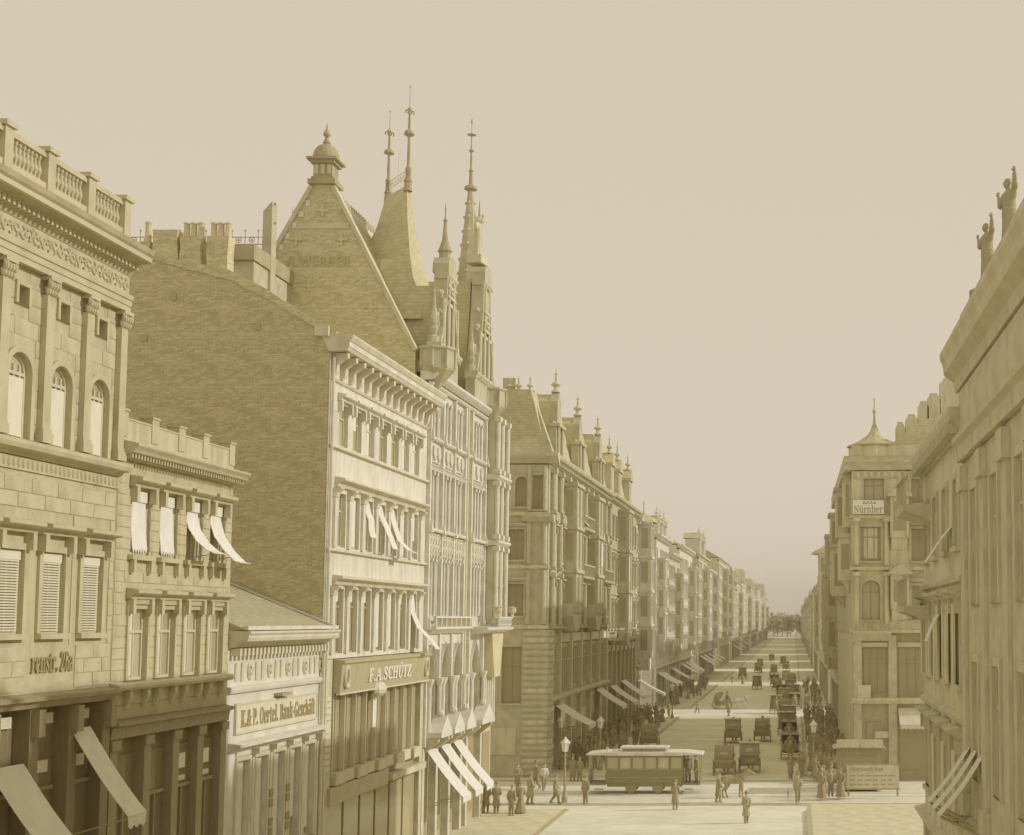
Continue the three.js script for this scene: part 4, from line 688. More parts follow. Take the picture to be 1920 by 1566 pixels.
// ================================================================ generic street house
let houseCount = 0;
function house(o) {
  const L = o.side === 'L', W = o.Z1 - o.Z0 - 0.02, lat = o.x ?? (L ? LEFT : RIGHT);
  const g = L ? onLeft(o.name ?? 'street_house', o.label, 'house', o.Z0 + 0.01, o.group, lat) : onRight(o.name ?? 'street_house', o.label, 'house', o.Z1 - 0.01, o.group, lat);
  const E = o.eave, base = o.base ?? 5.2, nf = o.floors ?? 4, n = o.n ?? Math.max(2, Math.round(W / 2.3)), wall = o.wall, trim = o.trim ?? wall, far = o.far;
  const fh = (E - 0.9 - base) / nf, ww = Math.min(1.15, (W / n) * 0.5), holes = [], P = [];
  const bays = o.bays ?? [];
  for (let f = 0; f < nf; f++) for (let i = 0; i < n; i++) {
    const x = ((i + 0.5) * W) / n, y = base + f * fh + fh * 0.27, h = fh * (f === nf - 1 ? 0.5 : 0.58);
    if (bays.some((b) => x > b.x - b.w / 2 - 0.3 && x < b.x + b.w / 2 + 0.3 && y + h > b.y0 - 0.3 && y < b.y1 + 0.3)) continue;
    P.push([x, y, ww, h, f, i]); holes.push(hole(x, y, ww, h, o.arch && f === (o.archFloor ?? 1) ? 'round' : undefined));
  }
  const D = o.depth ?? 12;
  mesh(g, 'wall', wallGeo2(0, W, base, E - 0.5, holes), wall);
  mesh(g, 'core', [box(0, W, 0, E - 0.05, -D, -0.47)], o.core ?? wall);
  if (!far) {
    for (const [x, y, w, h, f] of P) {
      const q = win(g, x, y, w, h, { trim, arch: o.arch && f === (o.archFloor ?? 1) ? 'round' : undefined, sill: 1, surround: o.surround ?? 0.14, hood: f < nf - 1 && !(o.arch && f === (o.archFloor ?? 1)) ? o.hood ?? 0.28 : 0, hoodW: 0.22, hoodY: 0.16 });
      if (rnd() < (o.curtains ?? 0.35)) piece(q, 'blind', -w / 2 + 0.1, w / 2 - 0.1, h * rr(0.05, 0.6), h - 0.1, 0.09, 0.11, rnd() < 0.5 ? M.linen : M.linenOld);
    }
  } else {
    const A = [], B = [], C = [];
    for (const [x, y, w, h] of P) { A.push(box(x - w / 2, x + w / 2, y, y + h, -0.3, -0.25)); B.push(box(x - 0.04, x + 0.04, y, y + h, -0.248, -0.2), box(x - w / 2 - 0.15, x + w / 2 + 0.15, y - 0.15, y - 0.003, -0.2, 0.16), box(x - w / 2 - 0.2, x + w / 2 + 0.2, y + h + 0.15, y + h + 0.38, 0.003, 0.26)); if (rnd() < 0.4) C.push(box(x - w / 2 + 0.1, x + w / 2 - 0.1, y + h * rr(0.1, 0.5), y + h, -0.24, -0.22)); }
    stuff(mesh(g, 'windows', A, M.glass)); stuff(mesh(g, 'window_trim', B, trim)); if (C.length) stuff(mesh(g, 'window_blinds', C, M.linen));
  }
  for (let f = 0; f <= nf - 1; f++) { const y = base + f * fh; mesh(g, 'string_course', [sweep(0, W, [[0.003, y], [f ? 0.14 : 0.34, y + 0.04], [f ? 0.16 : 0.4, y + 0.16], [0.003, y + 0.24]])], trim); }
  const cp = o.cornP ?? 0.7;
  mesh(g, 'cornice', [sweep(L ? 0 : -0.3, W + 0.12, [[-0.4, E - 0.75], [0.12, E - 0.74], [0.16, E - 0.5], [cp * 0.7, E - 0.36], [cp * 0.88, E - 0.3], [cp, E - 0.12], [cp, E], [-0.4, E + 0.06]])], trim);
  if (!far) { dentils(g, 0.1, W - 0.1, E - 0.68, E - 0.42, 0.15, 0.42, 0.36, trim, 'bracket_course'); }
  // shop floor
  mesh(g, 'shop_front', [box(0, W, 0, base - 0.01, -0.46, -0.22)], o.shop ?? M.shopWood);
  const ns = o.ns ?? Math.max(2, Math.round(W / 3.2));
  for (let i = 0; i <= ns; i++) { const x = Math.min(W - 0.25, Math.max(0.25, (i * W) / ns)); piece(g, 'shop_pier', x - 0.25, x + 0.25, 0, base - 0.02, -0.218, 0.08, o.pier ?? wall); }
  for (let i = 0; i < ns; i++) { const a = (i * W) / ns + 0.35, b = ((i + 1) * W) / ns - 0.35; const w = piece(g, 'shop_window', a, b, 0.5, base - 1.2, -0.218, -0.16, M.glassShop); if (!far) piece(g, 'shop_sign', a + 0.1, b - 0.1, base - 1.05, base - 0.35, -0.218, -0.1 + rr(0, 0.1), rnd() < 0.4 ? M.sign : M.signDark); }
  // bay windows
  for (const b of bays) {
    const d = b.d ?? 0.9, m = mesh(g, 'bay', [slab([[b.x - b.w / 2, b.y0], [b.x + b.w / 2, b.y0], [b.x + b.w / 2, b.y1], [b.x - b.w / 2, b.y1]], -0.1, d)], trim);
    mesh(m, 'bay_corbel', [slab([[b.x - b.w / 4, b.y0 - 1.5], [b.x + b.w / 4, b.y0 - 1.5], [b.x + b.w / 2, b.y0 - 0.3], [b.x + b.w / 2, b.y0 - 0.003], [b.x - b.w / 2, b.y0 - 0.003], [b.x - b.w / 2, b.y0 - 0.3]], 0.003, d * 0.9)], trim);
    const fl = Math.max(1, Math.round((b.y1 - b.y0) / fh)), bh = (b.y1 - b.y0) / fl;
    for (let f = 0; f < fl; f++) {
      const y = b.y0 + f * bh;
      for (const s of [-0.25, 0.25]) { const w = piece(m, 'bay_window', b.x + s * b.w - b.w * 0.17, b.x + s * b.w + b.w * 0.17, y + bh * 0.22, y + bh * 0.82, d, d + 0.03, rnd() < 0.3 ? M.linen : M.glass); }
      for (const z of [b.x - b.w / 2 - 0.02, b.x + b.w / 2 + 0.02]) piece(m, 'bay_window', z - 0.015, z + 0.015, y + bh * 0.22, y + bh * 0.82, d * 0.25, d * 0.78, M.glass);
      mesh(m, 'bay_cornice', [box(b.x - b.w / 2 - 0.15, b.x + b.w / 2 + 0.15, y + bh - 0.3, y + bh - 0.02, 0.003, d + 0.16)], trim);
      for (const s of [-0.46, 0, 0.46]) piece(m, 'bay_post', b.x + s * b.w - 0.08, b.x + s * b.w + 0.08, y + 0.02, y + bh - 0.31, d + 0.002, d + 0.09, trim);
    }
    if (b.cap) mesh(m, 'bay_roof', metric(lathe([[b.w * 0.6, 0], [b.w * 0.5, 0.3], [b.w * 0.3, 0.7], [b.w * 0.12, 1.0], [0.08, 1.3], [0.05, 2.2], [0.1, 2.3], [0, 2.8]], 8)), M.slate, [b.x, b.y1, d * 0.3]);
  }
  // balconies
  for (const b of o.balconies ?? []) { const m = mesh(g, 'balcony', [sweep(b.x - b.w / 2, b.x + b.w / 2, [[0.003, b.y - 0.55], [0.3, b.y - 0.4], [0.95, b.y - 0.2], [1.0, b.y], [0.003, b.y + 0.02]])], trim); for (let i = 0; i <= 10; i++) piece(m, 'baluster', b.x - b.w / 2 + 0.06 + (i * (b.w - 0.2)) / 10, b.x - b.w / 2 + 0.14 + (i * (b.w - 0.2)) / 10, b.y + 0.02, b.y + 0.85, 0.86, 0.94, trim); piece(m, 'rail', b.x - b.w / 2, b.x + b.w / 2, b.y + 0.852, b.y + 0.98, 0.82, 0.98, trim); }
  // roof
  const R = o.roof ?? 'slope', rh = o.roofH ?? 3;
  if (R === 'mansard') { const m = mesh(g, 'roof', [sweep(0, W, [[-0.35, E + 0.07], [-1.6, E + rh], [-D + 1, E + rh + 0.4], [-D, E + 0.07]])], o.roofMat ?? M.slate); }
  else mesh(g, 'roof', [sweep(0, W, [[0.1, E + 0.07], [-D / 2, E + rh], [-D, E + 0.07]])], o.roofMat ?? M.slate);
  for (const x of o.dormers ?? []) {
    const dh = o.dormerH ?? 3.2, w = o.dormerW ?? 1.7;
    const d = mesh(g, 'dormer', [slab([[x - w / 2, E + 0.08], [x + w / 2, E + 0.08], [x + w / 2, E + dh * 0.72], [x, E + dh], [x - w / 2, E + dh * 0.72]], -3, -0.05)], trim);
    piece(d, 'dormer_window', x - w * 0.26, x + w * 0.26, E + 0.5, E + dh * 0.66, -0.048, -0.02, M.glass);
    mesh(d, 'dormer_cornice', [box(x - w / 2 - 0.15, x + w / 2 + 0.15, E + dh * 0.7, E + dh * 0.76, -1.5, 0.14)], trim);
    mesh(d, 'dormer_roof', [slab([[x - w / 2 - 0.1, E + dh * 0.765], [x + w / 2 + 0.1, E + dh * 0.765], [x, E + dh + 0.14]], -3.4, 0.1)], M.slate);
    if (o.spikes) mesh(d, 'finial', metric(finial(o.spikes, 0.34)), trim, [x, E + dh + 0.05, -0.4]);
  }
  for (const [x, y] of o.chimneys ?? []) { const c = mesh(g, 'chimney', [box(x - 0.5, x + 0.5, E, E + y, -D / 2 - 0.35, -D / 2 + 0.35)], M.umber); for (const k of [-0.28, 0, 0.28]) mesh(c, 'pot', cached('pot', () => metric(cyl(0.12, 0.1, 0.6, 7))), M.umber, [x + k, E + y + 0.001, -D / 2]); }
  for (const a of o.awnings ?? []) awning(g, a[0], a[1], a[2], a[3] ?? 1.8, a[4] ?? 1.3, a[5] ?? M.linen, 0.1);
  for (const b of o.blinds ?? []) { const [x, y, out] = b; blind(g, x - 0.5, x + 0.5, [[0.0, y + 2], [0.1, y + 1.4], [out * 0.5, y + 0.6], [out, y]], M.linen); }
  houseCount++;
  return g;
}

// ================================================================ corner house with mansard across the side street (left)
{
  const g = house({ side: 'L', Z0: 100.5, Z1: 132, name: 'mansard_corner_house', label: 'grand corner house with mansard roof, tall dormers and rusticated corner pier', eave: 24.1, base: 10.9, floors: 3, n: 10, wall: M.stoneA, trim: M.stoneB, core: M.sand, roof: 'mansard', roofH: 5.0, depth: 14, hood: 0.4, curtains: 0.3, shop: M.shopWood, pier: M.sand, ns: 6,
    bays: [{ x: 7.6, w: 3.6, y0: 12.2, y1: 22.6, d: 1.0 }, { x: 19.5, w: 3.6, y0: 12.2, y1: 22.6, d: 1.0 }], balconies: [{ x: 13.5, w: 6, y: 15.3 }, { x: 26, w: 6, y: 15.3 }, { x: 13.5, w: 6, y: 19.4 }],
    awnings: [[3, 6.5, 5.0, 2.6, 1.5, M.linenOld], [24, 28, 5.2, 2.4, 1.6, M.linenOld]], blinds: [[11.5, 19.5, 1.2]] });
  mesh(g, 'shop_cornice', [sweep(0, 31.4, [[-0.2, 5.4], [0.2, 5.4], [0.35, 5.6], [0.35, 5.75], [-0.2, 5.8]])], M.sand);
  for (let i = 0; i < 6; i++) { const a = i * 5.25 + 0.6, w = mesh(g, 'upper_shop_window', [box(a, a + 4.0, 6.3, 9.4, -0.15, -0.1)], M.glassShop); for (let k = 1; k < 4; k++) piece(w, 'mullion', a + k - 0.05, a + k + 0.05, 6.3, 9.4, -0.098, 0.0, M.shopWood2); piece(w, 'transom', a, a + 4.0, 8.4, 8.5, -0.097, -0.02, M.shopWood2); }
  // engaged columns and carved brackets of the upper floors
  for (let i = 0; i < 11; i++) { const x = 0.35 + i * 3.08; for (const [a, b] of [[11.2, 15.2], [15.5, 19.5], [19.8, 23.1]]) { const c = mesh(g, 'engaged_column', [bar([x, a, 0.22], [x, b - 0.35, 0.22], 0.17, 8)], M.stoneB); piece(c, 'capital', x - 0.28, x + 0.28, b - 0.36, b, 0.0, 0.48, M.stoneB); piece(c, 'base', x - 0.25, x + 0.25, a - 0.15, a + 0.12, 0.0, 0.44, M.stoneA); } }
  for (let i = 0; i < 10; i++) { const x = 1.9 + i * 3.08; mesh(g, 'cartouche', [new THREE.SphereGeometry(0.42, 8, 6).scale(1, 1.3, 0.5).translate(x, 19.35, 0.2), new THREE.TorusGeometry(0.4, 0.1, 5, 10).translate(x, 19.4, 0.28)], M.stoneB); }
  // street dormers of stone with spikes
  for (const [Z, h] of [[103.6, 5.4], [114.2, 5.2], [126.0, 5.2]]) {
    const x = Z - 100.5, q = mesh(g, 'stone_dormer', [slab([[x - 1.3, 24.17], [x + 1.3, 24.17], [x + 1.3, 26.6], [x + 0.9, 26.8], [x + 0.8, 24.1 + h - 0.9], [x, 24.1 + h], [x - 0.8, 24.1 + h - 0.9], [x - 0.9, 26.8], [x - 1.3, 26.6]], -0.55, 0.05)], M.stoneA);
    mesh(q, 'dormer_roof', [slab([[x - 1.2, 24.17], [x + 1.2, 24.17], [x + 0.75, 24.1 + h - 0.9], [x, 24.1 + h - 0.25], [x - 0.75, 24.1 + h - 0.9]], -4.4, -0.552)], M.slate);
    piece(q, 'dormer_window', x - 0.5, x + 0.5, 24.7, 26.5, 0.052, 0.08, M.glass);
    for (const s of [-1, 1]) { mesh(q, 'dormer_shaft', [bar([x + s * 0.85, 24.3, 0.15], [x + s * 0.85, 26.6, 0.15], 0.14, 8)], M.stoneB); mesh(q, 'ball', metric(new THREE.SphereGeometry(0.2, 7, 5)), M.stoneB, [x + s * 1.15, 26.8, -0.2]); }
    mesh(q, 'dormer_cornice', [box(x - 1.45, x + 1.45, 26.55, 26.8, -0.5, 0.35)], M.stoneB);
    mesh(q, 'finial', metric(finial(2.0, 0.42)), M.sand, [x, 24.0 + h, -0.25]);
  }
  // side facade facing the cross street (its plane is local x = 0)
  const side = thing('corner_side_front', 'shaded cross-street front of the mansard corner house with arched windows', 'facade', [-18.52, 0, -100.48]); scene.remove(side);
  // here local x runs to the right toward the street, z toward the viewer
  const hs = [[-2.1, 20.1, 0.9, 2.3, 'round'], [-3.7, 20.1, 0.9, 2.3, 'round'], [-5.6, 20.1, 0.9, 2.3, 'round'], [-0.85, 19.9, 0.8, 2.6], [-2.4, 16.1, 1.2, 2.3], [-5.2, 16.1, 1.2, 2.3], [-2.4, 11.9, 1.2, 2.4], [-5.2, 11.9, 1.2, 2.4], [-2.6, 5.4, 1.5, 4.2], [-5.6, 5.4, 1.5, 4.2]];
  mesh(side, 'wall', wallGeo2(-13.9, 0, 0.0, 23.3, hs.map(([x, y, w, h, a]) => hole(x, y, w, h, a)), 0.4), M.sand); side.children[0].position.z = 0.42;
  const sg = new THREE.Vector3();
  for (const [x, y, w, h, a] of hs) { const q = win(side, x, y, w, h, { arch: a, trim: M.sand, surround: 0.14, sill: 1, glass: M.glassShop, depth: 0.22, frame: M.frameDark, hood: !a && y < 18 && y > 10 ? 0.3 : 0, hoodY: 0.2, hoodW: 0.25 }); q.position.z += 0.42; }
  mesh(side, 'cornice', [sweep(-13.9, 0.75, [[0.1, 23.35], [0.55, 23.4], [0.6, 23.6], [0.95, 23.75], [1.1, 23.9], [1.1, 24.12], [0.1, 24.16]])], M.sand);
  for (const y of [19.4, 15.4, 10.9]) mesh(side, 'string_course', [sweep(-13.9, 0.1, [[0.4, y], [0.62, y + 0.05], [0.62, y + 0.3], [0.4, y + 0.34]])], M.sand2);
  for (const x of [-0.25, -1.45]) for (const [a, b] of [[11.3, 15.3], [15.8, 19.3], [19.8, 23.2]]) mesh(side, 'column', [bar([x, a, 0.55], [x, b, 0.55], 0.17, 8)], M.sand);
  mesh(side, 'corner_balcony', [sweep(-1.9, 0.5, [[0.42, 18.9], [0.9, 19.0], [1.2, 19.3], [1.2, 19.45], [0.42, 19.48]])], M.sand);
  mesh(side, 'pier_base', [box(-1.75, 0.1, 0.14, 10.85, 0.422, 0.5)], M.sand2);
  const RB = metric(sweep(-1.74, 0.16, [[0, 0.02], [0.06, 0.02], [0.14, 0.09], [0.16, 0.2], [0.14, 0.31], [0.06, 0.38], [0, 0.38]]));
  for (let i = 0; i < 22; i++) mesh(side, 'rusticated_block', RB, pick([M.sand, M.sand, M.sand2]), [0, 0.48 + i * 0.47, 0.502]);
  piece(side, 'quoin_base', 0.101, 0.19, 0.14, 10.85, -1.32, 0.5, M.sand2);
  for (let i = 0; i < 22; i++) piece(side, 'quoin_block', 0.17, 0.3, 0.5 + i * 0.47, 0.9 + i * 0.47, -0.9 - (i % 2) * 0.4, 0.56, pick([M.stoneA, M.sand]));
  mesh(side, 'shop_awning_board', [box(-5.9, -2.2, 1.6, 3.6, 0.43, 0.52)], M.sand2);
  // mansard end slope and ridge
  const hip = new THREE.BufferGeometry();
  hip.setAttribute('position', new THREE.Float32BufferAttribute([0.3, 24.17, 0.6, -1.75, 29.1, -1.8, -13, 29.4, -1.8, -13.9, 24.17, 0.6, -13.9, 24.17, -0.1, 0.3, 24.17, -0.1], 3)); hip.setIndex([0, 1, 2, 0, 2, 3, 3, 2, 4, 0, 5, 1, 1, 5, 4, 1, 4, 2]);
  const hm = mesh(side, 'mansard_slope', [hip], M.slate);
  mesh(hm, 'hip_ridge', [bar([0.3, 24.2, 0.62], [-1.75, 29.12, -1.8], 0.09, 6)], M.zinc);
  mesh(hm, 'roof_deck', [box(-13, -1.6, 29.1, 29.3, -9, -1.7)], M.sand);
  for (const x of [-2.0, -2.9, -3.6]) mesh(hm, 'roof_ornament', metric(finial(1.3, 0.3)), M.sand, [x, 29.3, -1.9]);
  mesh(hm, 'chimney', [box(-4.2, -3.2, 29.3, 30.4, -3, -2.2)], M.sand);
  scene.add(side); scene.updateMatrixWorld(true); for (const c of [...side.children]) g.attach(c); scene.remove(side);
}
// ---- the left row beyond
const rowL = 'sunlit houses of the left street row';
const LR = [
  { Z0: 132, Z1: 155.5, eave: 24.3, base: 9.5, floors: 3, wall: M.stoneA, trim: M.stoneB, roof: 'mansard', roofH: 5.8, dormers: [3, 9, 18], dormerH: 4.2, dormerW: 2.4, spikes: 2, chimneys: [[12.5, 7.5]], bays: [{ x: 9, w: 3.4, y0: 10.5, y1: 23.2, d: 1.1 }], label: 'sandstone house with pointed dormers next to the mansard corner house', awnings: [[2, 6, 5, 2.4, 1.6, M.linenOld], [10, 14, 5.2, 2.4, 1.6, M.linen]], balconies: [{ x: 4, w: 4, y: 9.8 }, { x: 14.5, w: 4, y: 9.8 }] },
  { Z0: 155.5, Z1: 161, eave: 23.6, base: 6.2, floors: 4, n: 3, wall: M.buff, trim: M.whiteTrim, roof: 'slope', roofH: 1.6, bays: [{ x: 3.4, w: 3.2, y0: 7.2, y1: 23.2, d: 1.5, cap: 1 }], curtains: 0.5, label: 'pale corner house with rounded corner bay and small spire roof', awnings: [[1, 4.6, 4.6, 3.0, 1.6, M.linen]] },
  { Z0: 178, Z1: 196, eave: 23.2, roof: 'mansard', dormers: [4, 9, 14], dormerH: 2.6, spikes: 1.6, wall: M.buffTrim, trim: M.whiteTrim, floors: 4, n: 8, roofH: 2.5, chimneys: [[4, 3], [13, 3]], label: 'cream house with even rows of windows past the second crossing', awnings: [[2, 6, 4.6, 2.6, 1.5, M.linen], [8, 12, 4.4, 2.6, 1.5, M.linen]], bays: [{ x: 3, w: 3, y0: 9, y1: 20, d: 1 }] },
  { Z0: 196, Z1: 214, eave: 21.6, wall: M.sand, trim: M.buff, floors: 4, n: 7, roofH: 3.5, chimneys: [[9, 3.4]], label: 'tan house with steep roof between two cream houses', awnings: [[4, 9, 4.5, 2.4, 1.4, M.linen]], bays: [{ x: 12, w: 3, y0: 8, y1: 19, d: 1 }] },
  { Z0: 214, Z1: 241, eave: 23.8, wall: M.white, trim: M.whiteTrim, floors: 4, n: 9, roofH: 2.2, chimneys: [[3, 3], [20, 3]], label: 'long white house before the third crossing', awnings: [[3, 8, 4.6, 2.8, 1.5], [11, 16, 4.6, 2.8, 1.5], [18, 24, 4.6, 2.4, 1.6]], bays: [{ x: 20, w: 3.4, y0: 8, y1: 21, d: 1.2 }] },
  { Z0: 257, Z1: 282, eave: 24.4, dormers: [6, 18], dormerH: 4.4, dormerW: 4, spikes: 1.6, wall: M.sand, trim: M.buff, floors: 5, roofH: 3, far: 1, chimneys: [[4, 3], [15, 3]], label: 'tall tan house with awnings past the third crossing', awnings: [[2, 8, 4.8, 2.6, 1.5], [11, 18, 4.8, 2.6, 1.5]], bays: [{ x: 12, w: 3.4, y0: 8, y1: 22, d: 1.2 }] },
  { Z0: 282, Z1: 308, eave: 22.6, wall: M.buffTrim, trim: M.whiteTrim, floors: 4, roofH: 2.4, far: 1, chimneys: [[9, 3]], label: 'cream house with white bay halfway down the left row', awnings: [[3, 9, 4.6, 2.8, 1.5], [14, 20, 4.8, 2.8, 1.6]], bays: [{ x: 20, w: 4, y0: 7, y1: 22, d: 1.3 }] },
  { Z0: 326, Z1: 352, eave: 27, wall: M.sand2, trim: M.buff, floors: 5, roofH: 3.6, far: 1, label: 'tallest tan house of the far left row', chimneys: [[6, 2]], bays: [{ x: 18, w: 4, y0: 9, y1: 25, d: 1.4 }] },
  { Z0: 352, Z1: 378, eave: 27.2, wall: M.buff, trim: M.buffTrim, floors: 5, roofH: 2.4, far: 1, label: 'tall pale house ending in a flat skyline', bays: [{ x: 20, w: 4, y0: 9, y1: 25, d: 1.4 }] },
];
for (const h of LR) house({ side: 'L', group: undefined, ...h });
const farLabelL = 'far hazy house in the left street row';
let zz = 392; const farE = [21.5, 24, 25.5, 23, 26, 24, 28, 25, 29, 26, 27, 25, 24];
let qi = 0;
for (const [a, b] of [[392, 455], [470, 545], [560, 650], [665, 770], [785, 900]]) { const n = 2; for (let i = 0; i < n; i++) { const Z0 = a + ((b - a) * i) / n, Z1 = a + ((b - a) * (i + 1)) / n; house({ side: 'L', Z0, Z1, eave: farE[qi % 13], base: 5.5, floors: 4, n: 8, far: 1, wall: [M.sand, M.buff, M.white, M.sand2][qi % 4], trim: [M.buff, M.whiteTrim, M.buffTrim][qi % 3], roof: qi % 2 ? 'mansard' : 'slope', roofH: 2 + ((qi * 7) % 4), dormers: qi % 3 ? [5, 12, 19, 26] : [8], dormerH: 2.4 + (qi % 3), dormerW: 2.4, spikes: qi % 2 ? 1.8 : 0, chimneys: [[6, 3], [16, 2.6]], label: `far hazy ${['tan', 'buff', 'white', 'brown'][qi % 4]} house with ${qi % 2 ? 'mansard' : 'sloping'} roof and ${qi % 3 ? 'four dormers' : 'one dormer'} in the left row`, group: 'far hazy houses of the left row', bays: qi % 2 ? [{ x: (Z1 - Z0) * 0.6, w: 4, y0: 8, y1: 21, d: 1.4 }] : [], awnings: qi < 4 ? [[4, 12, 4.6, 2.6, 1.5]] : [] }); qi++; } }
// ================================================================ right side
{ // near palace
  const Z1 = 35.3, W = 25.3, g = onRight('palace', 'dark palace with heavy cornice, tall pilasters and roof statues', 'palace', Z1);
  const X = (Z) => Z1 - Z, holes = []; const xs = []; for (let x = 2.2; x < W - 1; x += 3.4) xs.push(x);
  for (const x of xs) holes.push(hole(x, 11.9, 1.0, 2.9), hole(x, 7.6, 1.0, 2.9), hole(x, 2.6, 1.6, 3.4));
  mesh(g, 'wall', wallGeo2(0, W, 0, 15.7, holes), M.sand); mesh(g, 'core', [box(0, W, 0, 19.6, -9, -0.47)], M.sand2);
  for (const x of xs) { win(g, x, 11.9, 1.0, 2.9, { trim: M.sand, surround: 0.2, depth: 0.12 }); win(g, x, 7.6, 1.0, 2.9, { trim: M.sand, surround: 0.2, depth: 0.12 }); win(g, x, 2.6, 1.6, 3.4, { trim: M.sand, surround: 0.2 }); }
  for (const x of [0.35, ...xs.map((x) => x + 1.7)]) { const p = mesh(g, 'pilaster', [box(x - 0.35, x + 0.35, 6.6, 15.5, 0.003, 0.1)], M.sand); piece(p, 'capital', x - 0.45, x + 0.45, 14.9, 15.55, 0.0, 0.2, M.sand); piece(p, 'base', x - 0.45, x + 0.45, 6.55, 7.1, 0.0, 0.18, M.sand); }
  mesh(g, 'entablature', [sweep(-0.2, W, [[-0.4, 15.72], [0.16, 15.72], [0.18, 16.1], [0.3, 16.2], [0.3, 16.35], [0.1, 16.45], [0.1, 17.6], [-0.4, 17.65]])], M.sand);
  mesh(g, 'cornice', [sweep(-0.5, W, [[-0.4, 17.66], [0.15, 17.66], [0.2, 17.95], [0.45, 18.15], [0.48, 18.4], [0.56, 18.6], [0.56, 18.72], [-0.4, 18.9]])], M.sand);
  mesh(g, 'attic', [box(-0.1, W, 18.9, 19.7, -0.9, 0.05)], M.sand); mesh(g, 'floor_ledge', [sweep(-0.1, W, [[0.003, 6.2], [0.18, 6.2], [0.24, 6.4], [0.003, 6.54]])], M.sand);
  for (const Z of [34.7, 33.5, 32.3]) awning(g, X(Z) - 0.3, X(Z) + 0.3, 8.3, 1.05, 1.4, M.linenOld);
}
{ // narrower house next to it
  const g = house({ side: 'R', Z0: 35.32, Z1: 46.5, name: 'shutter_house', label: 'shaded house with strong cornice and louvred shutters past the palace', eave: 17.2, base: 5.0, floors: 3, n: 4, wall: M.sand2, trim: M.sand, roofH: 6.8, depth: 11, cornP: 0.4, hood: 0.4, balconies: [{ x: 1.6, w: 3, y: 15.3 }, { x: 1.6, w: 3, y: 12.0 }] });  // steep roof out of view, raised to shade the crenel house opposite
  for (let i = 0; i < 4; i++) for (const s of [-1, 1]) { const x = (i + 0.5) * 2.44 + s * 0.85; mesh(g, 'shutter', [box(x - 0.27, x + 0.27, 9.7, 12.0, 0.08, 0.14)], M.sand2); }
  blind(g, 0.2, 1.2, [[0.05, 11.75], [0.4, 11.6], [1.1, 11.5]], M.linenOld); blind(g, 7.8, 8.6, [[0.03, 14.2], [0.35, 13.8], [0.75, 13.2]], M.linen); blind(g, 5.6, 6.4, [[0.03, 11.9], [0.3, 11.5], [0.55, 10.9]], M.linen);
}
{ // unseen house added by the square, shaped to shade the foot of the houses opposite
  const t = thing('added_shade_house', 'unseen set-back house added by the square to shade the houses opposite', 'house', [10, 0, -66]);
  mesh(t, 'wall', [box(0, 14, 0, 19, 0, 18.5)], M.sand2); mesh(t, 'roof', [slab([[-0.2, 19.01], [14, 19.01], [10, 22.5], [3, 22.5]], 0, 18.5)], M.slate);
  for (let i = 0; i < 5; i++) for (let f = 0; f < 4; f++) piece(t, 'window', -0.06, -0.002, 3 + f * 4, 5.4 + f * 4, 1.5 + i * 3.7, 2.8 + i * 3.7, M.glass);
}
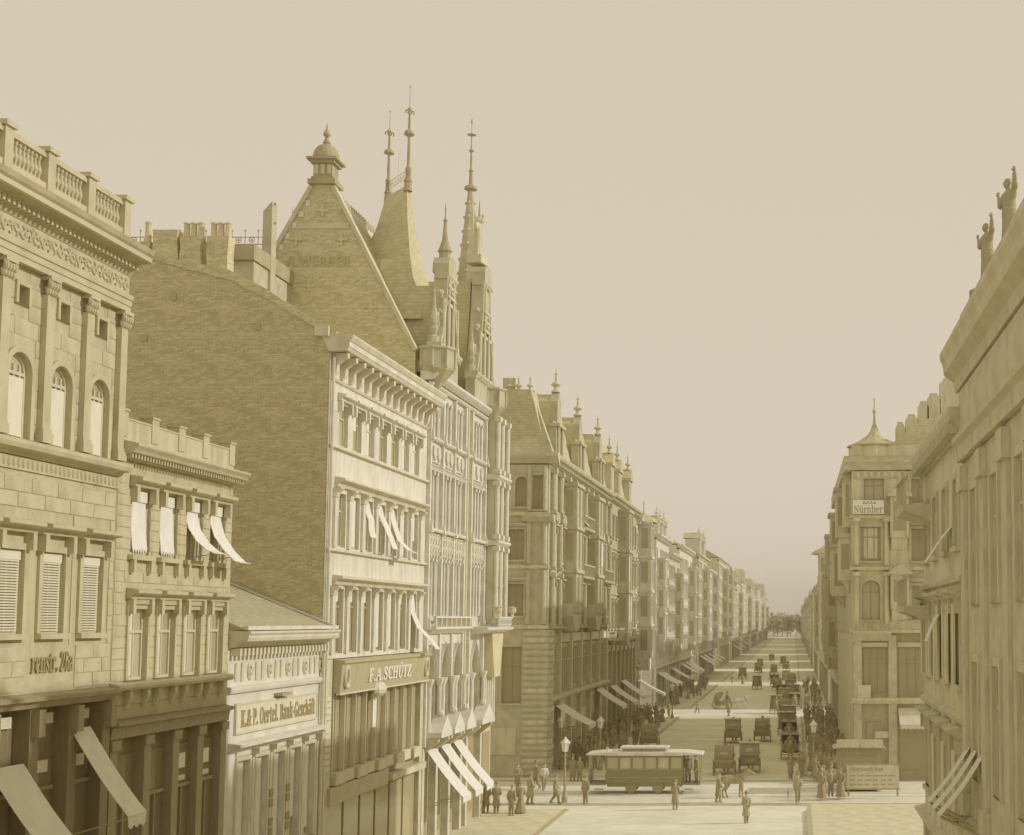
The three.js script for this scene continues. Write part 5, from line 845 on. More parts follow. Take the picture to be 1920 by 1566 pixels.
{ // Nürnberg house with corner turret
  const g = thing('bazaar_house', 'shaded corner house with domed turret and white bazaar sign', 'house', [4.25, 0, -98]);
  const W = 13; // local x right, z toward the viewer
  const hs = [[1.35, 15.9, 1.5, 2.55], [1.35, 11.6, 1.35, 2.9, 'round'], [1.6, 20.4, 1.5, 1.6], [4.9, 15.9, 1.1, 2.4], [4.9, 11.6, 1.1, 2.5], [4.9, 20.2, 1.1, 1.8], [7.6, 15.9, 1.1, 2.4], [7.6, 11.6, 1.1, 2.5], [10.4, 15.9, 1.1, 2.4]];
  mesh(g, 'wall', wallGeo2(0, W, 10.6, 22.6, hs.map(([x, y, w, h, a]) => hole(x, y, w, h, a))), M.sand2);
  mesh(g, 'core', [box(0.03, W, 0, 22.6, -34, -0.47)], M.sand2);
  hs.forEach(([x, y, w, h, a], i) => { const q = win(g, x, y, w, h, { arch: a, trim: M.sand, surround: 0.2, sill: 1, mull: i ? 1 : 2, trans: 0.7, frame: M.frameDark, hood: i > 2 ? 0.45 : 0, hoodW: 0.3, hoodY: 0.25 }); if (i === 0) { piece(q, 'curtain', -0.5, 0.5, 0.2, 2.45, 0.034, 0.05, M.sign); } });
  for (const x of [0.3, 2.5]) for (const [a, b] of [[11.3, 15.0], [15.6, 19.0]]) { const c = mesh(g, 'column', [bar([x, a, 0.25], [x, b, 0.25], 0.17, 8)], M.sand2); piece(c, 'capital', x - 0.26, x + 0.26, b - 0.2, b + 0.1, 0.0, 0.5, M.sand2); }
  for (const y of [10.6, 15.2, 19.0]) mesh(g, 'string_course', [sweep(-0.2, W, [[0.003, y], [0.4, y + 0.05], [0.5, y + 0.25], [0.003, y + 0.35]])], M.sand2);
  mesh(g, 'balcony', [sweep(0.0, 2.8, [[0.003, 10.0], [0.5, 10.3], [0.9, 10.6], [0.9, 10.8], [0.003, 10.82]])], M.sand); for (let i = 0; i < 9; i++) mesh(g, 'iron_baluster', [bar([0.2 + i * 0.3, 10.8, 0.85], [0.2 + i * 0.3, 11.6, 0.85], 0.03, 5)], M.iron);
  mesh(g, 'cornice', [sweep(-0.6, W, [[-0.4, 22.6], [0.2, 22.65], [0.3, 23.0], [0.6, 23.2], [0.65, 23.5], [0.75, 23.6], [-0.4, 23.7]])], M.sand);
  mesh(g, 'attic', [box(0, W, 23.7, 24.5, -0.6, 0.0)], M.sand2);
  const rf = mesh(g, 'turret_roof', metric(lathe([[2.05, 0], [2.1, 0.12], [1.2, 0.5], [0.6, 0.9], [0.32, 1.25], [0.2, 1.6], [0.1, 1.9], [0.07, 2.6], [0.14, 2.7], [0.16, 2.8], [0.05, 2.95], [0.03, 3.6], [0.07, 3.65], [0, 3.9]], 12)), M.slate, [1.75, 24.5, -1.6]);
  mesh(g, 'turret', metric(cyl(1.95, 1.95, 1.9, 8)), M.sand2, [1.75, 22.62, -1.6]);
  mesh(g, 'wing_roof', [slab([[2.6, 24.5], [W + 8, 24.5], [W + 8, 29], [11, 28.6], [5, 26.3], [3.4, 25.0]], -6, -0.62)], M.slate2);
  const ch = [[3.75, 26.4, 0.35], [4.6, 27.0, 0.45], [5.5, 28.0, 0.4], [6.3, 28.6, 0.5], [7.5, 29.8, 0.75]];
  for (const [x, y, w] of ch) { const c = mesh(g, 'chimney', [slab([[x - w, y - 2.6], [x + w, y - 2.6], [x + w, y - 0.3], [x + w * 0.6, y], [x - w * 0.6, y], [x - w, y - 0.3]], -2.6, -2.0)], M.sand2); piece(c, 'cap', x - w * 0.55, x + w * 0.55, y + 0.002, y + 0.14, -2.5, -2.1, M.sand); }
  const s = mesh(g, 'roof_sign', [box(0.02, 2.3, 19.05 + 0.3, 20.35, 0.55, 0.62)], M.gilt);
  letters(s, 'BAZA', 'sans', 0.75, 20.06, 1.0, 0.2, 0.6, M.letter); letters(s, 'Nürnber', 'serif', 0.1, 19.42, 2.1, 0.55, 0.6, M.letter);
  mesh(g, 'shop_front', [box(0, W, 0, 10.58, -0.46, -0.2)], M.shopWood2);
  for (const x of [0.35, 2.9, 5.8, 8.6]) mesh(g, 'shop_pier', [box(x - 0.3, x + 0.3, 0, 10.5, -0.198, 0.1)], M.sand);
  mesh(g, 'door', [box(1.0, 2.2, 0.15, 4.2, -0.19, -0.12)], M.shopWood);
  for (const [a, b] of [[3.4, 5.3], [6.3, 8.1]]) mesh(g, 'shop_window', [box(a, b, 0.7, 7.5, -0.19, -0.14)], M.glassShop);
  mesh(g, 'wall_sign', [box(0.35, 1.3, 5.9, 6.85, 0.1, 0.16)], M.sign);
  mesh(g, 'door_sign', [box(1.6, 2.6, 3.0, 3.5, -0.1, 0.0)], M.sign);
  // projecting hooded bays right of the turret
  for (const [x0, x1, y0, y1, d] of [[2.75, 4.1, 17.6, 20.6, 0.8], [2.75, 4.1, 12.4, 14.9, 0.75], [5.6, 7.0, 17.6, 20.4, 0.8], [8.4, 9.9, 17.6, 20.4, 0.8]]) {
    const b = mesh(g, 'hooded_bay', [box(x0, x1, y0, y1, 0.003, d)], M.sand2), xm = (x0 + x1) / 2;
    mesh(b, 'bay_pediment', [slab([[x0 - 0.25, y1], [x1 + 0.25, y1], [x1 + 0.2, y1 + 0.2], [xm, y1 + 0.75], [x0 - 0.2, y1 + 0.2]], 0.0, d + 0.3)], M.sand);
    piece(b, 'bay_window', xm - 0.42, xm + 0.42, y0 + 0.5, y1 - 0.35, d + 0.002, d + 0.03, M.glass); piece(b, 'bay_mullion', xm - 0.03, xm + 0.03, y0 + 0.5, y1 - 0.35, d + 0.032, d + 0.07, M.frameDark);
    for (const q of [x0 + 0.1, x1 - 0.1]) piece(b, 'bay_post', q - 0.09, q + 0.09, y0, y1 - 0.02, d + 0.003, d + 0.12, M.sand);
    mesh(b, 'bay_corbel', [sweep(x0 + 0.1, x1 - 0.1, [[0.0, y0 - 0.9], [0.12, y0 - 0.85], [d * 0.8, y0 - 0.15], [d * 0.8, y0 - 0.003], [0.0, y0 - 0.003]])], M.sand2);
  }
  mesh(g, 'frieze', [box(0.1, W, 22.0, 22.58, 0.003, 0.08)], M.sand); for (let i = 0; i < 24; i++) piece(g, 'frieze_block', 0.3 + i * 0.5, 0.55 + i * 0.5, 22.1, 22.5, 0.082, 0.16, M.sand2);
  mesh(g, 'shop_cornice', [sweep(-0.1, W, [[-0.2, 5.5], [0.25, 5.5], [0.45, 5.75], [0.45, 5.9], [-0.2, 5.95]])], M.sand2);
  for (const [a, b] of [[0.8, 2.4], [3.4, 5.3], [6.3, 8.1]]) { const w = mesh(g, 'upper_shop_window', [box(a, b, 6.3, 9.6, -0.19, -0.12)], M.glassShop); for (let k = 1; k < 3; k++) piece(w, 'mullion', a + ((b - a) * k) / 3 - 0.04, a + ((b - a) * k) / 3 + 0.04, 6.3, 9.6, -0.118, -0.04, M.frameDark); piece(w, 'transom', a, b, 8.5, 8.6, -0.117, -0.05, M.frameDark); piece(w, 'lintel', a - 0.15, b + 0.15, 9.62, 9.95, -0.19, 0.15, M.sand); }
  awning(g, 3.3, 5.4, 5.2, 1.6, 1.1, M.linenOld, 0.1);
  // street side: bays and balconies whose profile shows against the sky
  const st = mesh(g, 'street_front', [box(-0.02, 0.02, 10.6, 22.6, -34, -0.5)], M.sand);
  for (const [z, y0, y1, d] of [[-4, 18.6, 22.3, 0.55], [-4, 14.6, 17.8, 0.9], [-14, 18.6, 22.3, 0.8], [-14, 13.6, 17.6, 1.1], [-24, 14, 21, 1.0]]) { const b = mesh(g, 'bay', [box(-d, -0.03, y0, y1, z - 1.6, z + 1.6)], M.sand2); piece(b, 'bay_cap', -d - 0.2, -0.03, y1 + 0.002, y1 + 0.3, z - 1.8, z + 1.8, M.sand); piece(b, 'bay_window', -d + 0.15, -0.15, y0 + 0.8, y1 - 0.5, z + 1.602, z + 1.63, M.glass); mesh(b, 'bay_corbel', metric(lathe([[0.05, 0], [0.4, 0.7], [0.7, 1.0], [0, 1.0]], 8)), M.sand2, [-0.1, y0 - 1.0, z]); }
  mesh(g, 'street_cornice', [box(-0.6, -0.03, 22.62, 23.68, -34, -0.42)], M.sand);
}
const RRow = [
  { Z0: 132.2, Z1: 161, eave: 21.0, wall: M.sand, trim: M.sand2, floors: 4, n: 8, roofH: 2.4, chimneys: [[8, 3]], bays: [{ x: 20, w: 3.4, y0: 8, y1: 20.6, d: 1.2 }, { x: 6, w: 3.4, y0: 8, y1: 17, d: 1.2 }], label: 'shaded brown house behind the bazaar corner house', curtains: 0.2 },
  { Z0: 178, Z1: 205, eave: 19.5, wall: M.sand, trim: M.sand2, floors: 4, far: 1, roofH: 3, bays: [{ x: 25, w: 3.4, y0: 8, y1: 20.5, d: 1.2, cap: 1 }, { x: 9, w: 3, y0: 8, y1: 18, d: 1 }], label: 'brown house with spire-capped corner bay past the second crossing' },
  { Z0: 205, Z1: 241, eave: 18.0, wall: M.sand2, trim: M.sand2, floors: 3, far: 1, roofH: 2.4, chimneys: [[6, 2.6], [20, 2.6]], bays: [{ x: 12, w: 3, y0: 8, y1: 16, d: 1 }], label: 'long low brown house in the right row' },
  { Z0: 257, Z1: 308, eave: 18.4, wall: M.sand, trim: M.sand2, floors: 4, far: 1, roofH: 2.4, chimneys: [[30, 3]], label: 'broad shaded house past the third crossing' },
  { Z0: 326, Z1: 378, eave: 18.5, wall: M.sand2, trim: M.sand, floors: 4, far: 1, roofH: 2.5, label: 'pale brown house far down the right row' },
];
for (const h of RRow) house({ side: 'R', ...h });
qi = 0;
for (const [a, b] of [[392, 455], [470, 545], [560, 650], [665, 770], [785, 900]]) { house({ side: 'R', Z0: a, Z1: b, eave: 17.5 + (qi % 3) * 0.7, base: 5.5, floors: 3, n: 12, far: 1, dormers: [8, 22, 38], dormerH: 2.6, dormerW: 2.6, spikes: qi % 2 ? 0 : 2, chimneys: [[15, 3.2], [30, 3]], wall: [M.sand2, M.sand, M.buff][qi % 3], trim: M.sand, roofH: 2, label: 'far hazy house in the right street row', group: 'far hazy houses of the right row' }); qi++; }
// the street runs out into trees
{
  const leaf = new THREE.PlaneGeometry(1, 1).rotateX(-0.7);
  for (let i = 0; i < 11; i++) {
    const t = thing('street_tree', 'hazy round tree closing the far end of the street', 'tree', [-24 + i * 3.6 + rr(-0.8, 0.8), 0, -985 - rr(0, 60)], rr(0, 6), 'trees at the end of the street');
    const H = rr(15, 19), R = rr(4.4, 5.6);
    mesh(t, 'trunk', [new THREE.CylinderGeometry(0.3, 0.5, H * 0.6, 7).translate(0, H * 0.3, 0), bar([0, H * 0.4, 0], [R * 0.5, H * 0.65, 0.6], 0.16), bar([0, H * 0.42, 0], [-R * 0.45, H * 0.68, -0.6], 0.16)], M.umber2);
    const L = []; for (let k = 0; k < 420; k++) { const a = rr(0, 6.28), z = rr(-1, 1), r = R * Math.pow(rnd(), 0.4) * (0.8 + 0.3 * Math.sin(a * 3 + i)), q = Math.sqrt(1 - z * z); L.push(leaf.clone().scale(1.3, 1.3, 1.3).rotateY(rr(0, 6)).rotateZ(rr(-1, 1)).translate(r * q * Math.cos(a), H * 0.6 + z * r * 1.5, r * q * Math.sin(a))); }
    mesh(t, 'crown', L, M.leaf);
  }
}
// ================================================================ figures from distance fields
function field(fn, lo, hi, n) {
  const mc = new MarchingCubes(n, new THREE.MeshBasicMaterial(), false, false, 40000);
  mc.isolation = 0;
  const h = n / 2, c = lo.map((v, i) => (v + hi[i]) / 2), s = lo.map((v, i) => (hi[i] - v) / 2);
  for (let k = 0; k < n; k++) for (let j = 0; j < n; j++) for (let i = 0; i < n; i++)
    mc.field[i + j * n + k * n * n] = -fn(c[0] + (s[0] * (i - h)) / h, c[1] + (s[1] * (j - h)) / h, c[2] + (s[2] * (k - h)) / h);
  mc.update();
  const N = mc.count, P = new Float32Array(N * 3);
  for (let i = 0; i < N; i++) for (let q = 0; q < 3; q++) P[3 * i + q] = c[q] + s[q] * mc.positionArray[3 * i + q];
  const g = new THREE.BufferGeometry(); g.setAttribute('position', new THREE.BufferAttribute(P, 3));
  // smooth normals from the field's slope
  const Nn = new Float32Array(N * 3), e = 0.01;
  for (let i = 0; i < N; i++) { const x = P[3 * i], y = P[3 * i + 1], z = P[3 * i + 2]; const a = fn(x + e, y, z) - fn(x - e, y, z), b = fn(x, y + e, z) - fn(x, y - e, z), d = fn(x, y, z + e) - fn(x, y, z - e), L = Math.hypot(a, b, d) || 1; Nn[3 * i] = a / L; Nn[3 * i + 1] = b / L; Nn[3 * i + 2] = d / L; }
  g.setAttribute('normal', new THREE.BufferAttribute(Nn, 3));
  const uv = new Float32Array(N * 2); for (let i = 0; i < N; i++) { uv[2 * i] = P[3 * i] + P[3 * i + 2]; uv[2 * i + 1] = P[3 * i + 1]; } g.setAttribute('uv', new THREE.BufferAttribute(uv, 2));
  return g;
}
const smin = (a, b, k) => { const h = Math.max(k - Math.abs(a - b), 0) / k; return Math.min(a, b) - h * h * k * 0.25; };
function caps(list, k = 0.05) { // [ax,ay,az,ra, bx,by,bz,rb]
  return (x, y, z) => {
    let d = 1e9;
    for (const [ax, ay, az, ra, bx, by, bz, rb] of list) {
      const ex = bx - ax, ey = by - ay, ez = bz - az, t = Math.min(1, Math.max(0, ((x - ax) * ex + (y - ay) * ey + (z - az) * ez) / (ex * ex + ey * ey + ez * ez || 1)));
      const v = Math.hypot(x - ax - ex * t, y - ay - ey * t, z - az - ez * t) - (ra + (rb - ra) * t);
      d = smin(d, v, k);
    }
    return d;
  };
}
const join = (a, r, b, q) => [...a, r, ...b, q];
// a figure about 1.72 m tall facing +z
function figureGeo(p) {
  const hip = p.hip ?? [0, 0.92, 0], ch = p.chest ?? [hip[0], hip[1] + 0.42, hip[2] + 0.01], nk = [ch[0], ch[1] + 0.16, ch[2]], hd = p.head ?? [nk[0], nk[1] + 0.17, nk[2] + 0.03];
  const sh = (s) => [ch[0] + s * 0.19, ch[1] + 0.07, ch[2]], hp = (s) => [hip[0] + s * 0.09, hip[1] - 0.02, hip[2]];
  const arm = [-1, 1].map((s, i) => { const a = p.arms[i]; return [sh(s), [sh(s)[0] + a[0], sh(s)[1] + a[1], sh(s)[2] + a[2]], [sh(s)[0] + a[3], sh(s)[1] + a[4], sh(s)[2] + a[5]]]; });
  const leg = [-1, 1].map((s, i) => { const a = p.legs[i]; return [hp(s), [hp(s)[0] + a[0], hp(s)[1] + a[1], hp(s)[2] + a[2]], [hp(s)[0] + a[3], hp(s)[1] + a[4], hp(s)[2] + a[5]]]; });
  const B = [join(hip, 0.125, ch, 0.13), join([ch[0] - 0.1, ch[1] + 0.03, ch[2]], 0.1, [ch[0] + 0.1, ch[1] + 0.03, ch[2]], 0.1), join(ch, 0.1, nk, 0.055), join(nk, 0.055, hd, 0.06)];
  for (const [a, b, c] of arm) B.push(join(a, 0.055, b, 0.043), join(b, 0.043, c, 0.03));
  for (const [a, b, c] of leg) B.push(join(a, 0.085, b, 0.055), join(b, 0.058, c, 0.036), join(c, 0.04, [c[0], c[1] - 0.03, c[2] + 0.15], 0.03));
  const lo = [-0.62, -0.04, -0.62], hi = [0.62, 1.9, 0.8];
  const bodyG = field(caps(B, 0.05), lo, hi, 44);
  // head with brow, nose, chin and ears
  const [hx, hy, hz] = hd;
  const H = caps([[hx, hy + 0.03, hz - 0.01, 0.095, hx, hy - 0.02, hz + 0.015, 0.082], [hx, hy - 0.07, hz + 0.035, 0.05, hx, hy - 0.08, hz + 0.045, 0.045], [hx, hy + 0.01, hz + 0.09, 0.012, hx, hy - 0.03, hz + 0.112, 0.016], [hx - 0.09, hy + 0.01, hz, 0.022, hx - 0.09, hy - 0.03, hz, 0.016], [hx + 0.09, hy + 0.01, hz, 0.022, hx + 0.09, hy - 0.03, hz, 0.016], [hx - 0.03, hy - 0.062, hz + 0.088, 0.008, hx + 0.03, hy - 0.062, hz + 0.088, 0.008], [hx - 0.036, hy + 0.022, hz + 0.085, 0.012, hx - 0.034, hy + 0.022, hz + 0.085, 0.012], [hx + 0.036, hy + 0.022, hz + 0.085, 0.012, hx + 0.034, hy + 0.022, hz + 0.085, 0.012]], 0.02);
  const headG = field(H, [hx - 0.16, hy - 0.18, hz - 0.16], [hx + 0.16, hy + 0.16, hz + 0.18], 26);
  const hands = arm.map(([a, b, c], i) => {
    const s = i ? 1 : -1, d = new THREE.Vector3(c[0] - b[0], c[1] - b[1], c[2] - b[2]).normalize(), side = new THREE.Vector3(0, 0, 1).addScaledVector(d, -d.z); if (side.length() < 0.2) side.set(0, 1, 0).addScaledVector(d, -d.y); side.normalize();
    const q = (u, v, w = 0) => [c[0] + d.x * u + side.x * v - s * w, c[1] + d.y * u + side.y * v, c[2] + d.z * u + side.z * v];
    const L = [join(q(0, 0), 0.026, q(0.07, 0), 0.03), join(q(0.05, -0.02), 0.02, q(0.07, 0.03), 0.02)];
    [[-0.03, 0.075], [-0.01, 0.09], [0.012, 0.085], [0.034, 0.068]].forEach(([v, l]) => { L.push(join(q(0.075, v), 0.0095, q(0.075 + l * 0.55, v), 0.009), join(q(0.075 + l * 0.55, v), 0.009, q(0.075 + l * 0.9, v, 0.03), 0.008)); });
    L.push(join(q(0.02, 0.03), 0.011, q(0.06, 0.062, 0.01), 0.01), join(q(0.06, 0.062, 0.01), 0.01, q(0.095, 0.066, 0.02), 0.009));
    const m = q(0.08, 0); return field(caps(L, 0.008), m.map((v) => v - 0.15), m.map((v) => v + 0.15), 30);
  });
  const body = mergeGeometries([bodyG, headG, ...hands]);
  // clothes follow the same bones, a little larger
  const C = [join(hip, 0.155, ch, 0.16), join([ch[0] - 0.12, ch[1] + 0.04, ch[2]], 0.115, [ch[0] + 0.12, ch[1] + 0.04, ch[2]], 0.115), join(ch, 0.12, [nk[0], nk[1] - 0.04, nk[2]], 0.075)];
  for (const [a, b, c] of arm) C.push(join(a, 0.08, b, 0.064), join(b, 0.064, [c[0] + (b[0] - c[0]) * 0.08, c[1] + (b[1] - c[1]) * 0.08, c[2] + (b[2] - c[2]) * 0.08], 0.052));
  const fk = caps(C, 0.06); let coatF = fk, trouG = null;
  if (p.skirt) { // skirt or long coat as a cone from the waist
    const [y0, r0, r1] = p.skirt;
    coatF = (x, y, z) => { const t = Math.min(1, Math.max(0, (hip[1] + 0.1 - y) / (hip[1] + 0.1 - y0))), r = r0 + (r1 - r0) * Math.pow(t, 1.2); const fold = 0.012 * Math.sin(Math.atan2(z - hip[2], x - hip[0]) * 9) * t; const d = Math.max((Math.hypot(x - hip[0], (z - hip[2]) * 1.05) - r + fold) * 0.9, y0 - y, y - hip[1] - 0.12); return smin(fk(x, y, z), d, 0.06); };
  }
  const coat = field(coatF, lo, hi, 44);
  if (!p.skirt || p.skirt[0] > 0.15) { const Tt = []; for (const [a, b, c] of leg) Tt.push(join(a, 0.115, b, 0.085), join(b, 0.085, [c[0], c[1] + 0.03, c[2]], 0.07)); Tt.push(join([hip[0] - 0.05, hip[1], hip[2]], 0.13, [hip[0] + 0.05, hip[1], hip[2]], 0.13)); trouG = field(caps(Tt, 0.04), lo, hi, 40); }
  const shoes = leg.map(([a, b, c]) => [join([c[0], c[1] - 0.02, c[2] - 0.03], 0.048, [c[0], c[1] - 0.035, c[2] + 0.16], 0.04)]).flat();
  const shoeG = field(caps(shoes, 0.02), lo, [hi[0], lo[1] + 1.2, hi[2]], 36);
  return { body, coat, trousers: trouG, shoes: shoeG, head: hd };
}
const hatGeo = {
  bowler: () => lathe([[0.0, 0.16], [0.06, 0.155], [0.1, 0.12], [0.113, 0.06], [0.115, 0.02], [0.15, 0.012], [0.17, 0.022], [0.17, 0.008], [0.11, 0.0], [0, 0.0]], 14),
  top: () => lathe([[0.0, 0.2], [0.112, 0.2], [0.108, 0.12], [0.112, 0.02], [0.15, 0.012], [0.175, 0.026], [0.175, 0.012], [0.11, 0.0], [0, 0]], 14),
  cap: () => lathe([[0.0, 0.09], [0.1, 0.085], [0.135, 0.06], [0.11, 0.03], [0.11, 0], [0, 0]], 14),
  bonnet: () => lathe([[0.0, 0.12], [0.07, 0.11], [0.12, 0.06], [0.13, 0.01], [0.2, 0.0], [0.21, 0.012], [0.12, -0.012], [0, -0.01]], 14),
};
const poses = {
  stand: { arms: [[-0.05, -0.27, -0.02, -0.04, -0.5, 0.06], [0.06, -0.27, -0.03, 0.05, -0.5, 0.04]], legs: [[-0.01, -0.42, 0.01, -0.02, -0.83, -0.02], [0.02, -0.42, 0.02, 0.03, -0.83, 0]] },
  walk: { arms: [[-0.04, -0.26, -0.1, -0.03, -0.46, -0.08], [0.04, -0.25, 0.1, 0.0, -0.42, 0.24]], legs: [[0, -0.4, 0.16, 0, -0.82, 0.2], [0, -0.42, -0.04, 0, -0.78, -0.3]] },
  stroll: { arms: [[-0.06, -0.27, 0.02, 0.04, -0.4, 0.2], [0.06, -0.27, 0.0, -0.02, -0.42, 0.2]], legs: [[0, -0.42, 0.08, 0, -0.83, 0.08], [0, -0.43, -0.02, 0, -0.82, -0.14]] },
  sit: { hip: [0, 0.5, 0], arms: [[-0.05, -0.24, 0.08, 0.02, -0.26, 0.32], [0.05, -0.24, 0.08, -0.02, -0.26, 0.32]], legs: [[0, -0.02, 0.4, 0, -0.44, 0.44], [0, -0.02, 0.4, 0, -0.44, 0.44]] },
};
const FG = {
  man: figureGeo(poses.stand), walker: figureGeo(poses.walk), coat: figureGeo({ ...poses.stroll, skirt: [0.42, 0.17, 0.25] }), woman: figureGeo({ ...poses.stroll, skirt: [0.05, 0.14, 0.36] }), driver: figureGeo({ ...poses.sit }),
};
let pc = 0;
function person(kind, pos, turn, o) {
  const f = FG[kind], t = thing('person', o.label, 'person', pos, turn, o.group), cm = o.coat ?? M.cloth1;
  t.scale.setScalar(o.scale ?? 1);
  mesh(t, 'body', f.body, M.skin); mesh(t, kind === 'woman' ? 'dress' : 'coat', f.coat, cm);
  if (f.trousers) mesh(t, 'trousers', f.trousers, o.trousers ?? M.cloth2);
  mesh(t, 'shoes', f.shoes, M.cloth1);
  const h = o.hat ?? (kind === 'woman' ? 'bonnet' : pick(['bowler', 'top', 'bowler', 'cap']));
  if (h !== 'none') mesh(t, 'hat', cached('hat' + h, () => metric(hatGeo[h]())), o.hatMat ?? M.cloth1, [f.head[0], f.head[1] + 0.075, f.head[2] - 0.005]);
  return t;
}
// ---- horse facing +z
const HORSE = (() => {
  const L = [[0, 1.18, -0.55, 0.27, 0, 1.15, 0.35, 0.26], [0, 1.22, -0.6, 0.25, 0, 1.2, -0.2, 0.25], [0, 1.25, 0.42, 0.22, 0, 1.72, 0.85, 0.12], [0, 1.72, 0.84, 0.12, 0, 1.62, 1.18, 0.075], [0, 1.62, 1.18, 0.075, 0, 1.53, 1.32, 0.06], [-0.05, 1.82, 0.84, 0.03, -0.06, 1.92, 0.84, 0.015], [0.05, 1.82, 0.84, 0.03, 0.06, 1.92, 0.84, 0.015]];
  for (const [s, z, hind, k] of [[-1, 0.42, 0, 0.06], [1, 0.42, 0, -0.1], [-1, -0.62, 1, -0.08], [1, -0.62, 1, 0.1]]) {
    const x = s * 0.15;
    if (hind) L.push([x, 1.1, z, 0.2, x, 0.8, z + 0.12 + k * 0.4, 0.12], [x, 0.8, z + 0.12 + k * 0.4, 0.11, x, 0.48, z - 0.12 + k, 0.06], [x, 0.48, z - 0.12 + k, 0.06, x, 0.1, z - 0.06 + k * 1.3, 0.045], [x, 0.1, z - 0.06 + k * 1.3, 0.05, x, 0.04, z + k * 1.3, 0.06]);
    else L.push([x, 1.05, z, 0.15, x, 0.58, z + k, 0.075], [x, 0.58, z + k, 0.07, x, 0.12, z + k * 1.3, 0.045], [x, 0.12, z + k * 1.3, 0.05, x, 0.04, z + 0.05 + k * 1.3, 0.06]);
  }
  return field(caps(L, 0.07), [-0.45, -0.04, -1.1], [0.45, 2.0, 1.5], 46);
})();
const TAIL = field(caps([[0, 1.32, -0.82, 0.05, 0, 1.0, -0.98, 0.07], [0, 1.0, -0.98, 0.07, 0, 0.55, -0.96, 0.03]], 0.03), [-0.15, 0.45, -1.15], [0.15, 1.42, -0.7], 20);
const MANE = field(caps([[0, 1.42, 0.42, 0.07, 0, 1.86, 0.76, 0.04]], 0.03), [-0.12, 1.3, 0.25], [0.12, 1.95, 0.9], 20);
function horse(pos, turn, m, label, group) {
  const t = thing('horse', label, 'horse', pos, turn, group);
  mesh(t, 'body', HORSE, m); mesh(t, 'tail', TAIL, m === M.hideWhite ? m : M.cloth1); mesh(t, 'mane', MANE, m === M.hideWhite ? m : M.cloth1);
  mesh(t, 'collar', cached('collar', () => metric(new THREE.TorusGeometry(0.27, 0.05, 6, 14).scale(0.85, 1.15, 1).rotateX(-0.6).translate(0, 1.3, 0.5))), M.leather);
  mesh(t, 'girth', cached('girth', () => metric(new THREE.TorusGeometry(0.285, 0.02, 5, 16).translate(0, 1.16, -0.02))), M.leather);
  return t;
}
// ---- wheels and cabs
function wheelGeo(r) {
  return cached('wheel' + r, () => {
    const L = [new THREE.TorusGeometry(r, 0.035, 6, 24), new THREE.CylinderGeometry(0.07, 0.07, 0.16, 8).rotateX(Math.PI / 2)];
    for (let i = 0; i < 12; i++) L.push(new THREE.BoxGeometry(0.03, r, 0.03).translate(0, r / 2, 0).rotateZ((i * Math.PI) / 6));
    return merge(L).rotateY(Math.PI / 2);
  });
}
const cabG = {
  body: () => merge([new THREE.ExtrudeGeometry(polyShape([[-0.75, 0.55], [0.35, 0.55], [0.45, 0.75], [0.8, 0.8], [0.85, 1.25], [0.3, 1.2], [0.25, 1.0], [-0.3, 1.0], [-0.85, 1.35], [-0.95, 1.0]]), { depth: 1.3, bevelEnabled: true, bevelSize: 0.04, bevelThickness: 0.04, bevelSegments: 2 }).translate(0, 0, -0.65).rotateY(-Math.PI / 2)]),
  hood: () => { // folding leather hood, quarter round
    const p = [[-0.95, 1.15]]; for (let i = 0; i <= 10; i++) { const a = Math.PI * (1.0 - (i / 10) * 0.72); p.push([-0.2 + 0.8 * Math.cos(a), 1.35 + 0.85 * Math.sin(a)]); } p.push([0.05, 1.95], [-0.15, 2.05], [-0.55, 1.9], [-0.82, 1.3]);
    return merge([new THREE.ExtrudeGeometry(polyShape(p), { depth: 1.36, bevelEnabled: false }).translate(0, 0, -0.68).rotateY(-Math.PI / 2), ...[-1, 1].map((s) => slab([[-0.93, 1.2], [-0.2, 1.35], [0.3, 2.0], [0.05, 2.15], [-0.4, 2.15], [-0.8, 1.95], [-0.98, 1.5]], -0.02, 0.02).rotateY(-Math.PI / 2).translate(s * 0.69, 0, 0))]);
  },
  boxBody: () => merge([new THREE.ExtrudeGeometry(polyShape([[-1.0, 0.6], [0.55, 0.6], [0.6, 1.1], [0.45, 2.15], [-0.95, 2.15], [-1.08, 1.4]]), { depth: 1.34, bevelEnabled: true, bevelSize: 0.05, bevelThickness: 0.05, bevelSegments: 2 }).translate(0, 0, -0.67).rotateY(-Math.PI / 2)]),
};
